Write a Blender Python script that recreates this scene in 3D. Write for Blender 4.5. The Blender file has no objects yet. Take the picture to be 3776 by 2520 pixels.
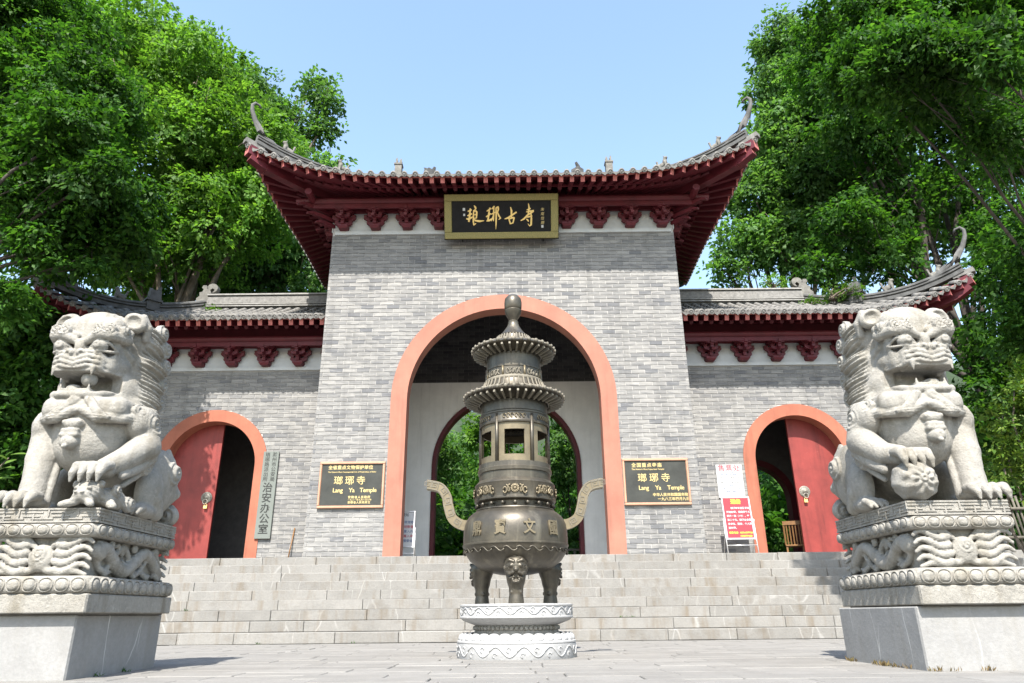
import bpy, math, random
import numpy as np
from mathutils import Matrix, Vector
random.seed(7); rng = np.random.default_rng(11)
SC = bpy.context.scene
COL = SC.collection
R = math.radians

# ------------------------------------------------------------------ camera, sky, sun, exposure
cam_d = bpy.data.cameras.new('camera'); cam = bpy.data.objects.new('camera', cam_d); COL.objects.link(cam)
cam_d.sensor_width = 36.0; cam_d.lens = 24.93; cam_d.clip_end = 3000; cam_d.clip_start = 0.05
PITCH, YAW, ROLL = 0.3679, -0.0015, -0.0101
_f = Vector((math.sin(YAW)*math.cos(PITCH), math.cos(YAW)*math.cos(PITCH), math.sin(PITCH)))
_r0 = Vector((math.cos(YAW), -math.sin(YAW), 0)); _u0 = _r0.cross(_f)
_r = _r0*math.cos(ROLL)+_u0*math.sin(ROLL); _u = _u0*math.cos(ROLL)-_r0*math.sin(ROLL)
cam.matrix_world = Matrix(((_r.x, _u.x, -_f.x, 0.2177), (_r.y, _u.y, -_f.y, 0.0), (_r.z, _u.z, -_f.z, 0.3771), (0, 0, 0, 1)))
SC.camera = cam
SUN_TO = Vector((-0.12, -1.0, 1.29)).normalized()          # towards the sun
SUN_EL = math.asin(SUN_TO.z)
world = bpy.data.worlds.new('World'); SC.world = world; world.use_nodes = True
wn = world.node_tree; bg = wn.nodes['Background']
sky = wn.nodes.new('ShaderNodeTexSky'); sky.sky_type = 'NISHITA'; sky.sun_disc = False
sky.sun_elevation = SUN_EL; sky.sun_rotation = math.atan2(SUN_TO.x, SUN_TO.y)
sky.air_density = 1.4; sky.dust_density = 1.3; sky.ozone_density = 0.8; sky.altitude = 0
wn.links.new(sky.outputs[0], bg.inputs[0]); bg.inputs[1].default_value = 0.15
sun_d = bpy.data.lights.new('sun', 'SUN'); sun_d.energy = 4.7; sun_d.angle = R(0.53); sun_d.color = (1.0, 0.95, 0.875)
sun = bpy.data.objects.new('sun', sun_d); COL.objects.link(sun)
sun.rotation_euler = SUN_TO.to_track_quat('Z', 'Y').to_euler(); sun.location = SUN_TO*60
SC.view_settings.view_transform = 'Standard'; SC.view_settings.look = 'None'
SC.view_settings.exposure = 1.36; SC.view_settings.gamma = 1.0
SC.cycles.max_bounces = 8; SC.cycles.diffuse_bounces = 4; SC.cycles.transparent_max_bounces = 8
SC.cycles.sample_clamp_indirect = 6.0

# ------------------------------------------------------------------ materials
class NT:
    def __init__(s, name):
        s.m = bpy.data.materials.new(name); s.m.use_nodes = True
        s.t = s.m.node_tree; s.b = s.t.nodes['Principled BSDF']; s.out = s.t.nodes['Material Output']
        s.co = None
    def n(s, typ, **kw):
        nd = s.t.nodes.new(typ)
        for k, v in kw.items(): setattr(nd, k, v)
        return nd
    def l(s, a, b): s.t.links.new(a, b)
    def pos(s):
        if s.co is None: s.co = s.n('ShaderNodeNewGeometry').outputs['Position']
        return s.co
    def mapped(s, scale=(1, 1, 1), src=None):
        m = s.n('ShaderNodeMapping'); m.inputs['Scale'].default_value = scale
        s.l(src or s.pos(), m.inputs[0]); return m.outputs[0]
    def noise(s, scale, detail=4, rough=.6, vec=None, dist=0):
        n = s.n('ShaderNodeTexNoise'); n.inputs['Scale'].default_value = scale
        n.inputs['Detail'].default_value = detail; n.inputs['Roughness'].default_value = rough
        n.inputs['Distortion'].default_value = dist
        s.l(vec or s.pos(), n.inputs['Vector']); return n.outputs['Fac']
    def ramp(s, fac, stops):
        r = s.n('ShaderNodeValToRGB'); e = r.color_ramp.elements
        while len(e) < len(stops): e.new(.5)
        for i, (p, c) in enumerate(stops):
            e[i].position = p; e[i].color = (c, c, c, 1) if isinstance(c, (int, float)) else (*c, 1)
        s.l(fac, r.inputs[0]); return r.outputs[0]
    def mix(s, fac, a, b, mode='MIX'):
        m = s.n('ShaderNodeMix', data_type='RGBA', blend_type=mode)
        for i, v in ((0, fac), (6, a), (7, b)):
            if hasattr(v, 'is_linked'): s.l(v, m.inputs[i])
            elif isinstance(v, (int, float)): m.inputs[i].default_value = v if i == 0 else (v, v, v, 1)
            else: m.inputs[i].default_value = (*v, 1)
        return m.outputs[2]
    def math(s, op, a, b=None, c=None):
        m = s.n('ShaderNodeMath', operation=op)
        for i, v in enumerate((a, b, c)):
            if v is None: continue
            if hasattr(v, 'is_linked'): s.l(v, m.inputs[i])
            else: m.inputs[i].default_value = v
        return m.outputs[0]
    def bump(s, h, strength=.3, dist=.01):
        b = s.n('ShaderNodeBump'); b.inputs['Strength'].default_value = strength; b.inputs['Distance'].default_value = dist
        s.l(h, b.inputs['Height']); s.l(b.outputs[0], s.b.inputs['Normal'])
    def col(s, c): s.l(c, s.b.inputs['Base Color'])
    def rough(s, v): s.b.inputs['Roughness'].default_value = v

MAT = {}
def simple(name, c, rough=.7, metal=0, var=.18, scale=6, bump=0, bscale=60, spec=.4, streak=0):
    t = NT(name); c2 = tuple(x*(1-var) for x in c); c3 = tuple(min(1, x*(1+var)) for x in c)
    f = t.noise(scale, 6, .65)
    cc = t.ramp(f, [(.3, c2), (.7, c3)])
    if streak:
        r1 = t.noise(1.0, 7, .65, t.mapped((6, 6, .5))); cc = t.mix(streak, cc, t.ramp(r1, [(.40, 1.0), (.55, .92), (.70, .55)]), 'MULTIPLY')
        r2 = t.noise(14, 6, .7); cc = t.mix(t.math('MULTIPLY', t.ramp(r2, [(.62, 0.0), (.70, 1.0)]), streak*.5), cc, tuple(min(.7, x*1.25+.05) for x in c))
    t.col(cc); t.rough(rough); t.b.inputs['Metallic'].default_value = metal
    t.b.inputs['Specular IOR Level'].default_value = spec
    if bump: t.bump(t.noise(bscale, 5, .7), bump, .01)
    MAT[name] = t.m; return t

def stone(name, c, stain, vein=0, rough=.85, bump=.25, bscale=45, vscale=2.5, stainamt=.5, objvar=0.0, mottle=0.0):
    t = NT(name)
    f = t.noise(3.0, 8, .7); g = t.noise(40, 3, .7)
    base = t.ramp(f, [(.25, tuple(x*.82 for x in c)), (.55, c), (.8, tuple(min(.9, x*1.1) for x in c))])
    base = t.mix(.35, base, t.ramp(g, [(.3, .6), (.7, 1.0)]), 'MULTIPLY')
    sv = t.noise(1.0, 6, .6, t.mapped((7, 7, .9)))           # vertical run-off stains
    base = t.mix(t.math('MULTIPLY', t.ramp(sv, [(.52, 0.0), (.72, 1.0)]), stainamt), base, stain)
    bl = t.noise(1.6, 5, .7)
    base = t.mix(t.math('MULTIPLY', t.ramp(bl, [(.55, 0.0), (.75, 1.0)]), stainamt*.8), base, tuple(x*.8 for x in stain))
    if mottle:
        mt = t.noise(11, 7, .75); base = t.mix(t.math('MULTIPLY', t.ramp(mt, [(.50, 0.0), (.66, 1.0)]), mottle), base, tuple(x*.5 for x in c))
        mt2 = t.noise(26, 4, .7); base = t.mix(t.math('MULTIPLY', t.ramp(mt2, [(.56, 0.0), (.70, 1.0)]), mottle*.7), base, tuple(min(.8, x*1.45) for x in c))
    if vein:
        w = t.n('ShaderNodeTexVoronoi', feature='DISTANCE_TO_EDGE'); w.inputs['Scale'].default_value = vscale
        vv = t.n('ShaderNodeMixRGB'); vv.inputs[0].default_value = .12
        nn = t.n('ShaderNodeTexNoise'); nn.inputs['Scale'].default_value = 3; t.l(t.pos(), nn.inputs['Vector'])
        t.l(t.mapped((1.6, 1.6, .45)), vv.inputs[1]); t.l(nn.outputs['Color'], vv.inputs[2]); t.l(vv.outputs[0], w.inputs['Vector'])
        line = t.ramp(w.outputs['Distance'], [(.0, 1.0), (.016, 0.0)])
        msk = t.ramp(t.noise(1.1, 3, .5), [(.5, 0.0), (.62, 1.0)])
        base = t.mix(t.math('MULTIPLY', t.math('MULTIPLY', line, msk), vein), base, (.82, .81, .78))
    if objvar:
        oi = t.n('ShaderNodeObjectInfo')
        base = t.mix(1.0, base, t.ramp(oi.outputs['Random'], [(0, 1-objvar), (1, 1+objvar*.3)]), 'MULTIPLY')
    t.col(base); t.rough(rough); t.b.inputs['Specular IOR Level'].default_value = .25
    t.bump(t.math('ADD', t.noise(bscale, 6, .7), t.math('MULTIPLY', t.noise(8, 4, .6), .7)), bump, .012)
    MAT[name] = t.m; return t

stone('lion_stone', (.298, .284, .254), (.155, .135, .098), bump=.8, bscale=55, stainamt=.75, mottle=.55)
stone('plinth_stone', (.275, .272, .265), (.21, .20, .18), vein=.6, vscale=1.7, bump=.3, stainamt=.5)
stone('marble_white', (.38, .38, .378), (.30, .29, .26), bump=.3, bscale=30, stainamt=.2)
stone('step_stone', (.230, .222, .206), (.16, .134, .102), vein=.14, vscale=1.3, bump=.6, bscale=40, stainamt=.8, objvar=.12)
stone('paving_stone', (.215, .207, .193), (.182, .171, .154), bump=.4, bscale=90, stainamt=.3, objvar=.12)
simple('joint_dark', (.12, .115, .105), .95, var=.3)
simple('joint_light', (.12, .118, .112), .95, var=.2)
simple('ground_soil', (.12, .10, .07), .95, var=.4, bump=.5, bscale=8)
simple('hill_green', (.02, .035, .012), .95, var=.5, scale=1.2, bump=.8, bscale=3)

def brick_mat(name, lo, mid, hi, smear, z0, h, L, streak=1.0):
    t = NT(name)
    sp = t.n('ShaderNodeSeparateXYZ'); t.l(t.pos(), sp.inputs[0])
    row = t.math('FLOOR', t.math('DIVIDE', t.math('SUBTRACT', sp.outputs['Z'], z0), h))
    off = t.math('MULTIPLY', t.math('MODULO', t.math('ADD', row, 1000), 2.0), .5)
    colm = t.math('FLOOR', t.math('ADD', t.math('DIVIDE', t.math('ADD', sp.outputs['X'], 100*L), L), off))
    cb = t.n('ShaderNodeCombineXYZ'); t.l(row, cb.inputs[0]); t.l(colm, cb.inputs[1])
    wn_ = t.n('ShaderNodeTexWhiteNoise', noise_dimensions='3D'); t.l(cb.outputs[0], wn_.inputs['Vector'])
    rv = wn_.outputs['Value']
    base = t.ramp(rv, [(0, lo), (.18, mid), (.8, hi), (1, tuple(min(1, x*1.08) for x in hi))])
    # brushed horizontal smears, different on every brick
    vm = t.n('ShaderNodeVectorMath', operation='MULTIPLY_ADD')
    t.l(wn_.outputs['Color'], vm.inputs[0]); vm.inputs[1].default_value = (9, 9, 9); t.l(t.mapped((3.2, 3.2, 26)), vm.inputs[2])
    s1 = t.noise(1.0, 6, .65, vm.outputs[0], .6)
    base = t.mix(t.math('MULTIPLY', t.ramp(s1, [(.45, 0.0), (.66, 1.0)]), .62*streak), base, smear)
    base = t.mix(t.math('MULTIPLY', t.ramp(s1, [(.3, 1.0), (.42, 0.0)]), .55*streak), base, (.36, .352, .335))
    big = t.noise(.55, 4, .6)
    base = t.mix(.35, base, t.ramp(big, [(.35, .70), (.65, 1.0)]), 'MULTIPLY')
    run = t.noise(1.0, 6, .65, t.mapped((4.5, 4.5, .35)))
    base = t.mix(.45, base, t.ramp(run, [(.36, 1.0), (.52, 1.0), (.68, .55)]), 'MULTIPLY')
    t.col(base); t.rough(.85); t.b.inputs['Specular IOR Level'].default_value = .25
    t.bump(t.math('ADD', t.noise(60, 5, .7), s1), .35, .008)
    MAT[name] = t.m
BZ0, BH, BL = 1.44, .098, .305
brick_mat('brick_grey', (.135, .138, .145), (.205, .202, .196), (.26, .254, .242), (.09, .093, .103), BZ0, BH, BL)
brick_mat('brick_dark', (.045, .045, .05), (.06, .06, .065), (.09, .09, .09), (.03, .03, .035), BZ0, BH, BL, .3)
simple('mortar', (.44, .43, .415), .95, var=.15, scale=20)
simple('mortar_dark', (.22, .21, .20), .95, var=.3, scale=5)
simple('arch_orange', (.305, .103, .062), .8, streak=.7, var=.15, scale=2.2, bump=.15, bscale=40)
simple('arch_plaster', (.305, .127, .088), .8, streak=.6, var=.14, scale=2.0, bump=.15, bscale=40)
simple('red_wood', (.092, .0105, .017), .55, var=.25, scale=4, bump=.12, bscale=60)
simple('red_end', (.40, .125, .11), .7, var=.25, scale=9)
simple('door_red', (.20, .030, .025), .55, streak=.8, var=.25, scale=1.8, bump=.15, bscale=30)
simple('white_plaster', (.80, .80, .785), .9, streak=.35, var=.06, scale=3, bump=.08)
simple('tile_grey', (.155, .15, .14), .85, var=.45, scale=7, bump=.5, bscale=40)
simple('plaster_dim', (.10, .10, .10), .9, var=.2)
simple('pan_dark', (.032, .032, .03), .9, var=.4, scale=6)
simple('drip_grey', (.11, .107, .10), .85, var=.35, scale=14)
simple('ridge_light', (.25, .245, .23), .85, var=.3, scale=8)
simple('frieze_white', (.46, .475, .475), .9, var=.1, scale=4)
simple('tile_end_grey', (.175, .17, .16), .85, var=.35, scale=14, bump=.4, bscale=70)
simple('ridge_grey', (.085, .085, .082), .8, var=.45, scale=5, bump=.4, bscale=30)
simple('ornament_grey', (.14, .135, .12), .85, var=.35, scale=9, bump=.4, bscale=50)
t = NT('bronze')
_n = t.noise(5, 7, .7); _s = t.noise(1, 6, .6, t.mapped((9, 9, 1.2)))
_c = t.ramp(_n, [(.3, (.05, .045, .037)), (.55, (.085, .075, .058)), (.75, (.125, .108, .078))])
_c = t.mix(t.ramp(_s, [(.55, 0.0), (.75, .55)]), _c, (.25, .225, .17))
t.col(_c); t.rough(.42); t.b.inputs['Metallic'].default_value = .55; t.bump(t.noise(70, 4, .6), .12, .006); MAT['bronze'] = t.m
t = NT('bronze_worn')
_n = t.noise(8, 6, .7)
t.col(t.ramp(_n, [(.3, (.115, .095, .062)), (.7, (.21, .17, .105))])); t.rough(.45); t.b.inputs['Metallic'].default_value = .45; MAT['bronze_worn'] = t.m
simple('bronze_pale', (.15, .135, .105), .65, .15, var=.25, scale=10)
simple('gold', (.80, .58, .22), .35, .35, var=.1)
simple('gold_pale', (.55, .43, .19), .5, .1, var=.1)
simple('black_lacquer', (.010, .010, .011), .5, var=.3, spec=.15)
simple('slate_sign', (.040, .042, .038), .55, var=.25, scale=3, spec=.2)
t = NT('brocade')
_w = t.n('ShaderNodeTexWave'); _w.inputs['Scale'].default_value = 16; _w.inputs['Distortion'].default_value = 9; _w.inputs['Detail'].default_value = 3
t.l(t.pos(), _w.inputs['Vector'])
t.col(t.ramp(_w.outputs['Color'], [(.3, (.10, .11, .035)), (.6, (.20, .185, .06)), (.9, (.34, .25, .085))])); t.rough(.6); MAT['brocade'] = t.m
simple('copper_frame', (.42, .24, .16), .4, .2, var=.12)
simple('sign_green', (.135, .15, .136), .55, var=.06, scale=2)
simple('ink_black', (.02, .022, .02), .6, var=.1)
simple('paper_white', (.46, .465, .47), .6, var=.03)
simple('ink_red', (.33, .015, .03), .6, var=.05)
simple('ink_blue', (.08, .12, .22), .6, var=.05)
simple('board_red', (.40, .028, .04), .45, var=.04)
simple('ink_yellow', (.85, .66, .05), .5, var=.05)
simple('steel', (.62, .62, .62), .35, .6, var=.1)
simple('brass_pale', (.20, .19, .16), .6, .3, var=.2, scale=30)
simple('chair_wood', (.17, .085, .03), .5, var=.2, scale=12)
simple('bamboo_dark', (.10, .09, .07), .8, var=.35, scale=8)
simple('bark', (.13, .105, .08), .95, var=.45, scale=6, bump=.8, bscale=20)
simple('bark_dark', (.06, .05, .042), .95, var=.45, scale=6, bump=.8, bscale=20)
simple('eye_dark', (.25, .23, .2), .8)

def leaf_mat(name, c1, c2, c3, trans=.52, gloss=.35):
    t = NT(name); g = t.n('ShaderNodeNewGeometry')
    cl = t.noise(.45, 3, .6)
    col = t.ramp(g.outputs['Random Per Island'], [(0, c1), (.5, c2), (1, c3)])
    col = t.mix(.75, col, t.ramp(cl, [(.32, .45), (.68, 1.25)]), 'MULTIPLY')
    t.col(col); t.b.inputs['Roughness'].default_value = gloss+.2; t.b.inputs['Specular IOR Level'].default_value = .22
    tr = t.n('ShaderNodeBsdfTranslucent')
    t.l(t.mix(1.0, col, (1.22, 1.32, .52), 'MULTIPLY'), tr.inputs[0])
    ms = t.n('ShaderNodeMixShader'); ms.inputs[0].default_value = trans
    t.l(t.b.outputs[0], ms.inputs[1]); t.l(tr.outputs[0], ms.inputs[2]); t.l(ms.outputs[0], t.out.inputs[0])
    MAT[name] = t.m
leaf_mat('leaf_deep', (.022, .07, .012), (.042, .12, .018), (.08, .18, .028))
leaf_mat('leaf_bright', (.065, .16, .024), (.11, .235, .038), (.17, .31, .055))
leaf_mat('leaf_soft', (.06, .15, .04), (.10, .215, .062), (.155, .28, .095))
leaf_mat('leaf_glossy', (.05, .11, .015), (.085, .16, .02), (.15, .22, .03), .25, .3)
leaf_mat('grass_dry', (.14, .10, .05), (.18, .13, .07), (.12, .11, .04), .2, .7)

# ------------------------------------------------------------------ object helpers
def link(o): COL.objects.link(o); return o
def tag(o, label=None, cat=None, group=None, kind=None):
    for k, v in (('label', label), ('category', cat), ('group', group), ('kind', kind)):
        if v: o[k] = v
    return o
def empty(name, loc, label, cat, group=None):
    o = bpy.data.objects.new(name, None); o.empty_display_size = .1; o.location = loc; link(o)
    return tag(o, label, cat, group)
def setp(o, parent):
    if parent is not None:
        o.parent = parent
        if parent.type == 'EMPTY': o.matrix_parent_inverse = Matrix.Translation(-Vector(parent.location))
    return o
def mesh_np(name, V, F, smooth=False, mats=('mortar',), mi=None):
    me = bpy.data.meshes.new(name)
    V = np.asarray(V, np.float32)
    if isinstance(F, np.ndarray):
        n, k = F.shape
        me.vertices.add(len(V)); me.vertices.foreach_set('co', V.ravel())
        me.loops.add(n*k); me.loops.foreach_set('vertex_index', F.astype(np.int32).ravel())
        me.polygons.add(n); me.polygons.foreach_set('loop_start', np.arange(0, n*k, k, dtype=np.int32))
        me.update(calc_edges=True); me.validate()
    else:
        me.from_pydata(V.tolist(), [], F)
    for m in mats: me.materials.append(MAT[m])
    if mi is not None: me.polygons.foreach_set('material_index', np.asarray(mi, np.int32))
    if smooth: me.polygons.foreach_set('use_smooth', np.ones(len(me.polygons), bool))
    return me
def obj(name, me, parent=None, mw=None):
    o = bpy.data.objects.new(name, me); link(o); setp(o, parent)
    if mw is not None: o.matrix_basis = mw
    return o

class MB:
    """collects shapes into one mesh"""
    def __init__(s): s.V = []; s.F = []; s.MI = []; s.cur = 0
    def _add(s, vs, fs):
        b = len(s.V); s.V += [tuple(v) for v in vs]
        for f in fs: s.F.append([i+b for i in f]); s.MI.append(s.cur)
        return s
    def box(s, x0, x1, y0, y1, z0, z1):
        v = [(x, y, z) for z in (z0, z1) for y in (y0, y1) for x in (x0, x1)]
        return s._add(v, [(0, 2, 3, 1), (4, 5, 7, 6), (0, 1, 5, 4), (2, 6, 7, 3), (0, 4, 6, 2), (1, 3, 7, 5)])
    def cbox(s, c, h): return s.box(c[0]-h[0], c[0]+h[0], c[1]-h[1], c[1]+h[1], c[2]-h[2], c[2]+h[2])
    def bevbox(s, x0, x1, y0, y1, z0, z1, b=.01):
        # chamfered top/front edges: 8-gon cross-section along x plus end caps
        prof = [(y0+b, z0), (y1-b, z0), (y1, z0+b), (y1, z1-b), (y1-b, z1), (y0+b, z1), (y0, z1-b), (y0, z0+b)]
        inner = [(y0+2*b if y < (y0+y1)/2 else y1-2*b, min(max(z, z0+b), z1-b)) for y, z in prof]
        n = 8
        v = [(x0, y, z) for y, z in inner]+[(x0+b, y, z) for y, z in prof]+[(x1-b, y, z) for y, z in prof]+[(x1, y, z) for y, z in inner]
        f = [tuple(range(n))]
        for r in range(3):
            for i in range(n):
                j = (i+1) % n; f.append((r*n+j, r*n+i, (r+1)*n+i, (r+1)*n+j))
        f.append(tuple(3*n+n-1-i for i in range(n)))
        return s._add(v, f)
    def beam(s, a, b, w, h, up=(0, 0, 1), h2=None, w2=None, drop=0):
        """box from a to b; a,b are the middle of the TOP edge when drop=1 else centre line"""
        a = Vector(a); b = Vector(b); d = (b-a).normalized(); u = Vector(up); sd = d.cross(u).normalized(); uu = sd.cross(d)
        v = []
        for p, ww, hh in ((a, w, h), (b, w2 or w, h2 or h)):
            for su in (-1, 1):
                for ss in (-1, 1):
                    q = p+sd*ss*ww/2+uu*(su*hh/2-drop*hh/2); v.append(q)
        return s._add(v, [(0, 1, 3, 2), (4, 6, 7, 5), (0, 4, 5, 1), (2, 3, 7, 6), (0, 2, 6, 4), (1, 5, 7, 3)])
    def tube(s, pts, rad, n=8, cap=True):
        pts = [Vector(p) for p in pts]; k = len(pts)
        if not hasattr(rad, '__len__'): rad = [rad]*k
        v = []; f = []; ref = Vector((.3, .9, .2))
        for i, p in enumerate(pts):
            d = (pts[min(i+1, k-1)]-pts[max(i-1, 0)]).normalized()
            a = d.cross(ref)
            if a.length < .05: a = d.cross(Vector((1, 0, .1)))
            a.normalize(); b = d.cross(a)
            for j in range(n):
                t = 2*math.pi*j/n; v.append(p+(a*math.cos(t)+b*math.sin(t))*rad[i])
        for i in range(k-1):
            for j in range(n):
                jj = (j+1) % n; f.append((i*n+j, i*n+jj, (i+1)*n+jj, (i+1)*n+j))
        if cap: f.append(tuple(range(n))[::-1]); f.append(tuple((k-1)*n+j for j in range(n)))
        return s._add(v, f)
    def lathe(s, prof, n=48, c=(0, 0, 0), a0=0, a1=2*math.pi):
        full = abs(a1-a0-2*math.pi) < 1e-6; m = n if full else n+1; v = []; f = []
        for r, z in prof:
            for j in range(m):
                t = a0+(a1-a0)*j/n; v.append((c[0]+r*math.cos(t), c[1]+r*math.sin(t), c[2]+z))
        for i in range(len(prof)-1):
            for j in range(n):
                jj = (j+1) % m; f.append((i*m+j, i*m+jj, (i+1)*m+jj, (i+1)*m+j))
        return s._add(v, f)
    def prism(s, outline, y0, y1):
        """outline of (x,z) swept from y0 to y1"""
        n = len(outline); v = [(x, y0, z) for x, z in outline]+[(x, y1, z) for x, z in outline]
        f = [tuple(range(n)), tuple(range(2*n-1, n-1, -1))]
        for i in range(n):
            j = (i+1) % n; f.append((j, i, n+i, n+j))
        return s._add(v, f)
    def ellip(s, c, r, n=10, m=7):
        v = []; f = []
        for i in range(m+1):
            p = math.pi*i/m
            for j in range(n):
                t = 2*math.pi*j/n; v.append((c[0]+r[0]*math.sin(p)*math.cos(t), c[1]+r[1]*math.sin(p)*math.sin(t), c[2]+r[2]*math.cos(p)))
        for i in range(m):
            for j in range(n):
                jj = (j+1) % n; f.append((i*n+j, (i+1)*n+j, (i+1)*n+jj, i*n+jj))
        return s._add(v, f)
    def sweep(s, path, prof, ups=None, scale=None, cap=True):
        """profile of (side, up) swept along the path"""
        path = [Vector(p) for p in path]; k = len(path); n = len(prof); v = []; f = []
        for i, p in enumerate(path):
            d = (path[min(i+1, k-1)]-path[max(i-1, 0)]).normalized()
            u = Vector(ups[i]) if ups else Vector((0, 0, 1))
            sd = d.cross(u).normalized(); uu = sd.cross(d); sc = scale[i] if scale else 1
            for a, b in prof: v.append(p+sd*a*sc+uu*b*sc)
        for i in range(k-1):
            for j in range(n):
                jj = (j+1) % n; f.append((i*n+j, i*n+jj, (i+1)*n+jj, (i+1)*n+j))
        if cap: f.append(tuple(range(n))[::-1]); f.append(tuple((k-1)*n+j for j in range(n)))
        return s._add(v, f)
    def mesh(s, name, mats, smooth=False):
        if isinstance(mats, str): mats = (mats,)
        me = mesh_np(name, s.V, s.F, smooth, mats, s.MI if len(mats) > 1 else None)
        return me
    def build(s, name, mats, parent=None, smooth=False, mw=None):
        return obj(name, s.mesh(name, mats, smooth), parent, mw)

def autosmooth(o, ang=40):
    me = o.data
    me.polygons.foreach_set('use_smooth', np.ones(len(me.polygons), bool))
    try: me.set_sharp_from_angle(angle=R(ang))
    except Exception: pass
    return o

_glyphs = {}
def text_obj(name, body, size, mat, parent, mw, extrude=.002, align='CENTER', offset=0.0, shear=0.0, sx=1.0, spacing=1.0):
    c = bpy.data.curves.new('lettering', 'FONT'); c.body = body; c.size = size; c.extrude = extrude
    c.align_x = align; c.align_y = 'CENTER'; c.offset = offset; c.shear = shear; c.space_character = spacing; c.resolution_u = 2
    o = bpy.data.objects.new('tmp', c); COL.objects.link(o)
    me = bpy.data.meshes.new_from_object(o); bpy.data.objects.remove(o); bpy.data.curves.remove(c)
    me.materials.clear(); me.materials.append(MAT[mat])
    if sx != 1: me.transform(Matrix.Scale(sx, 4, (1, 0, 0)))
    return obj(name, me, parent, mw)
def face_front(x, y, z, lean=0, rz=0):
    """text plane standing upright and facing the camera side (-Y)"""
    return Matrix.Translation((x, y, z)) @ Matrix.Rotation(rz, 4, 'Z') @ Matrix.Rotation(math.pi/2+lean, 4, 'X')

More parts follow.
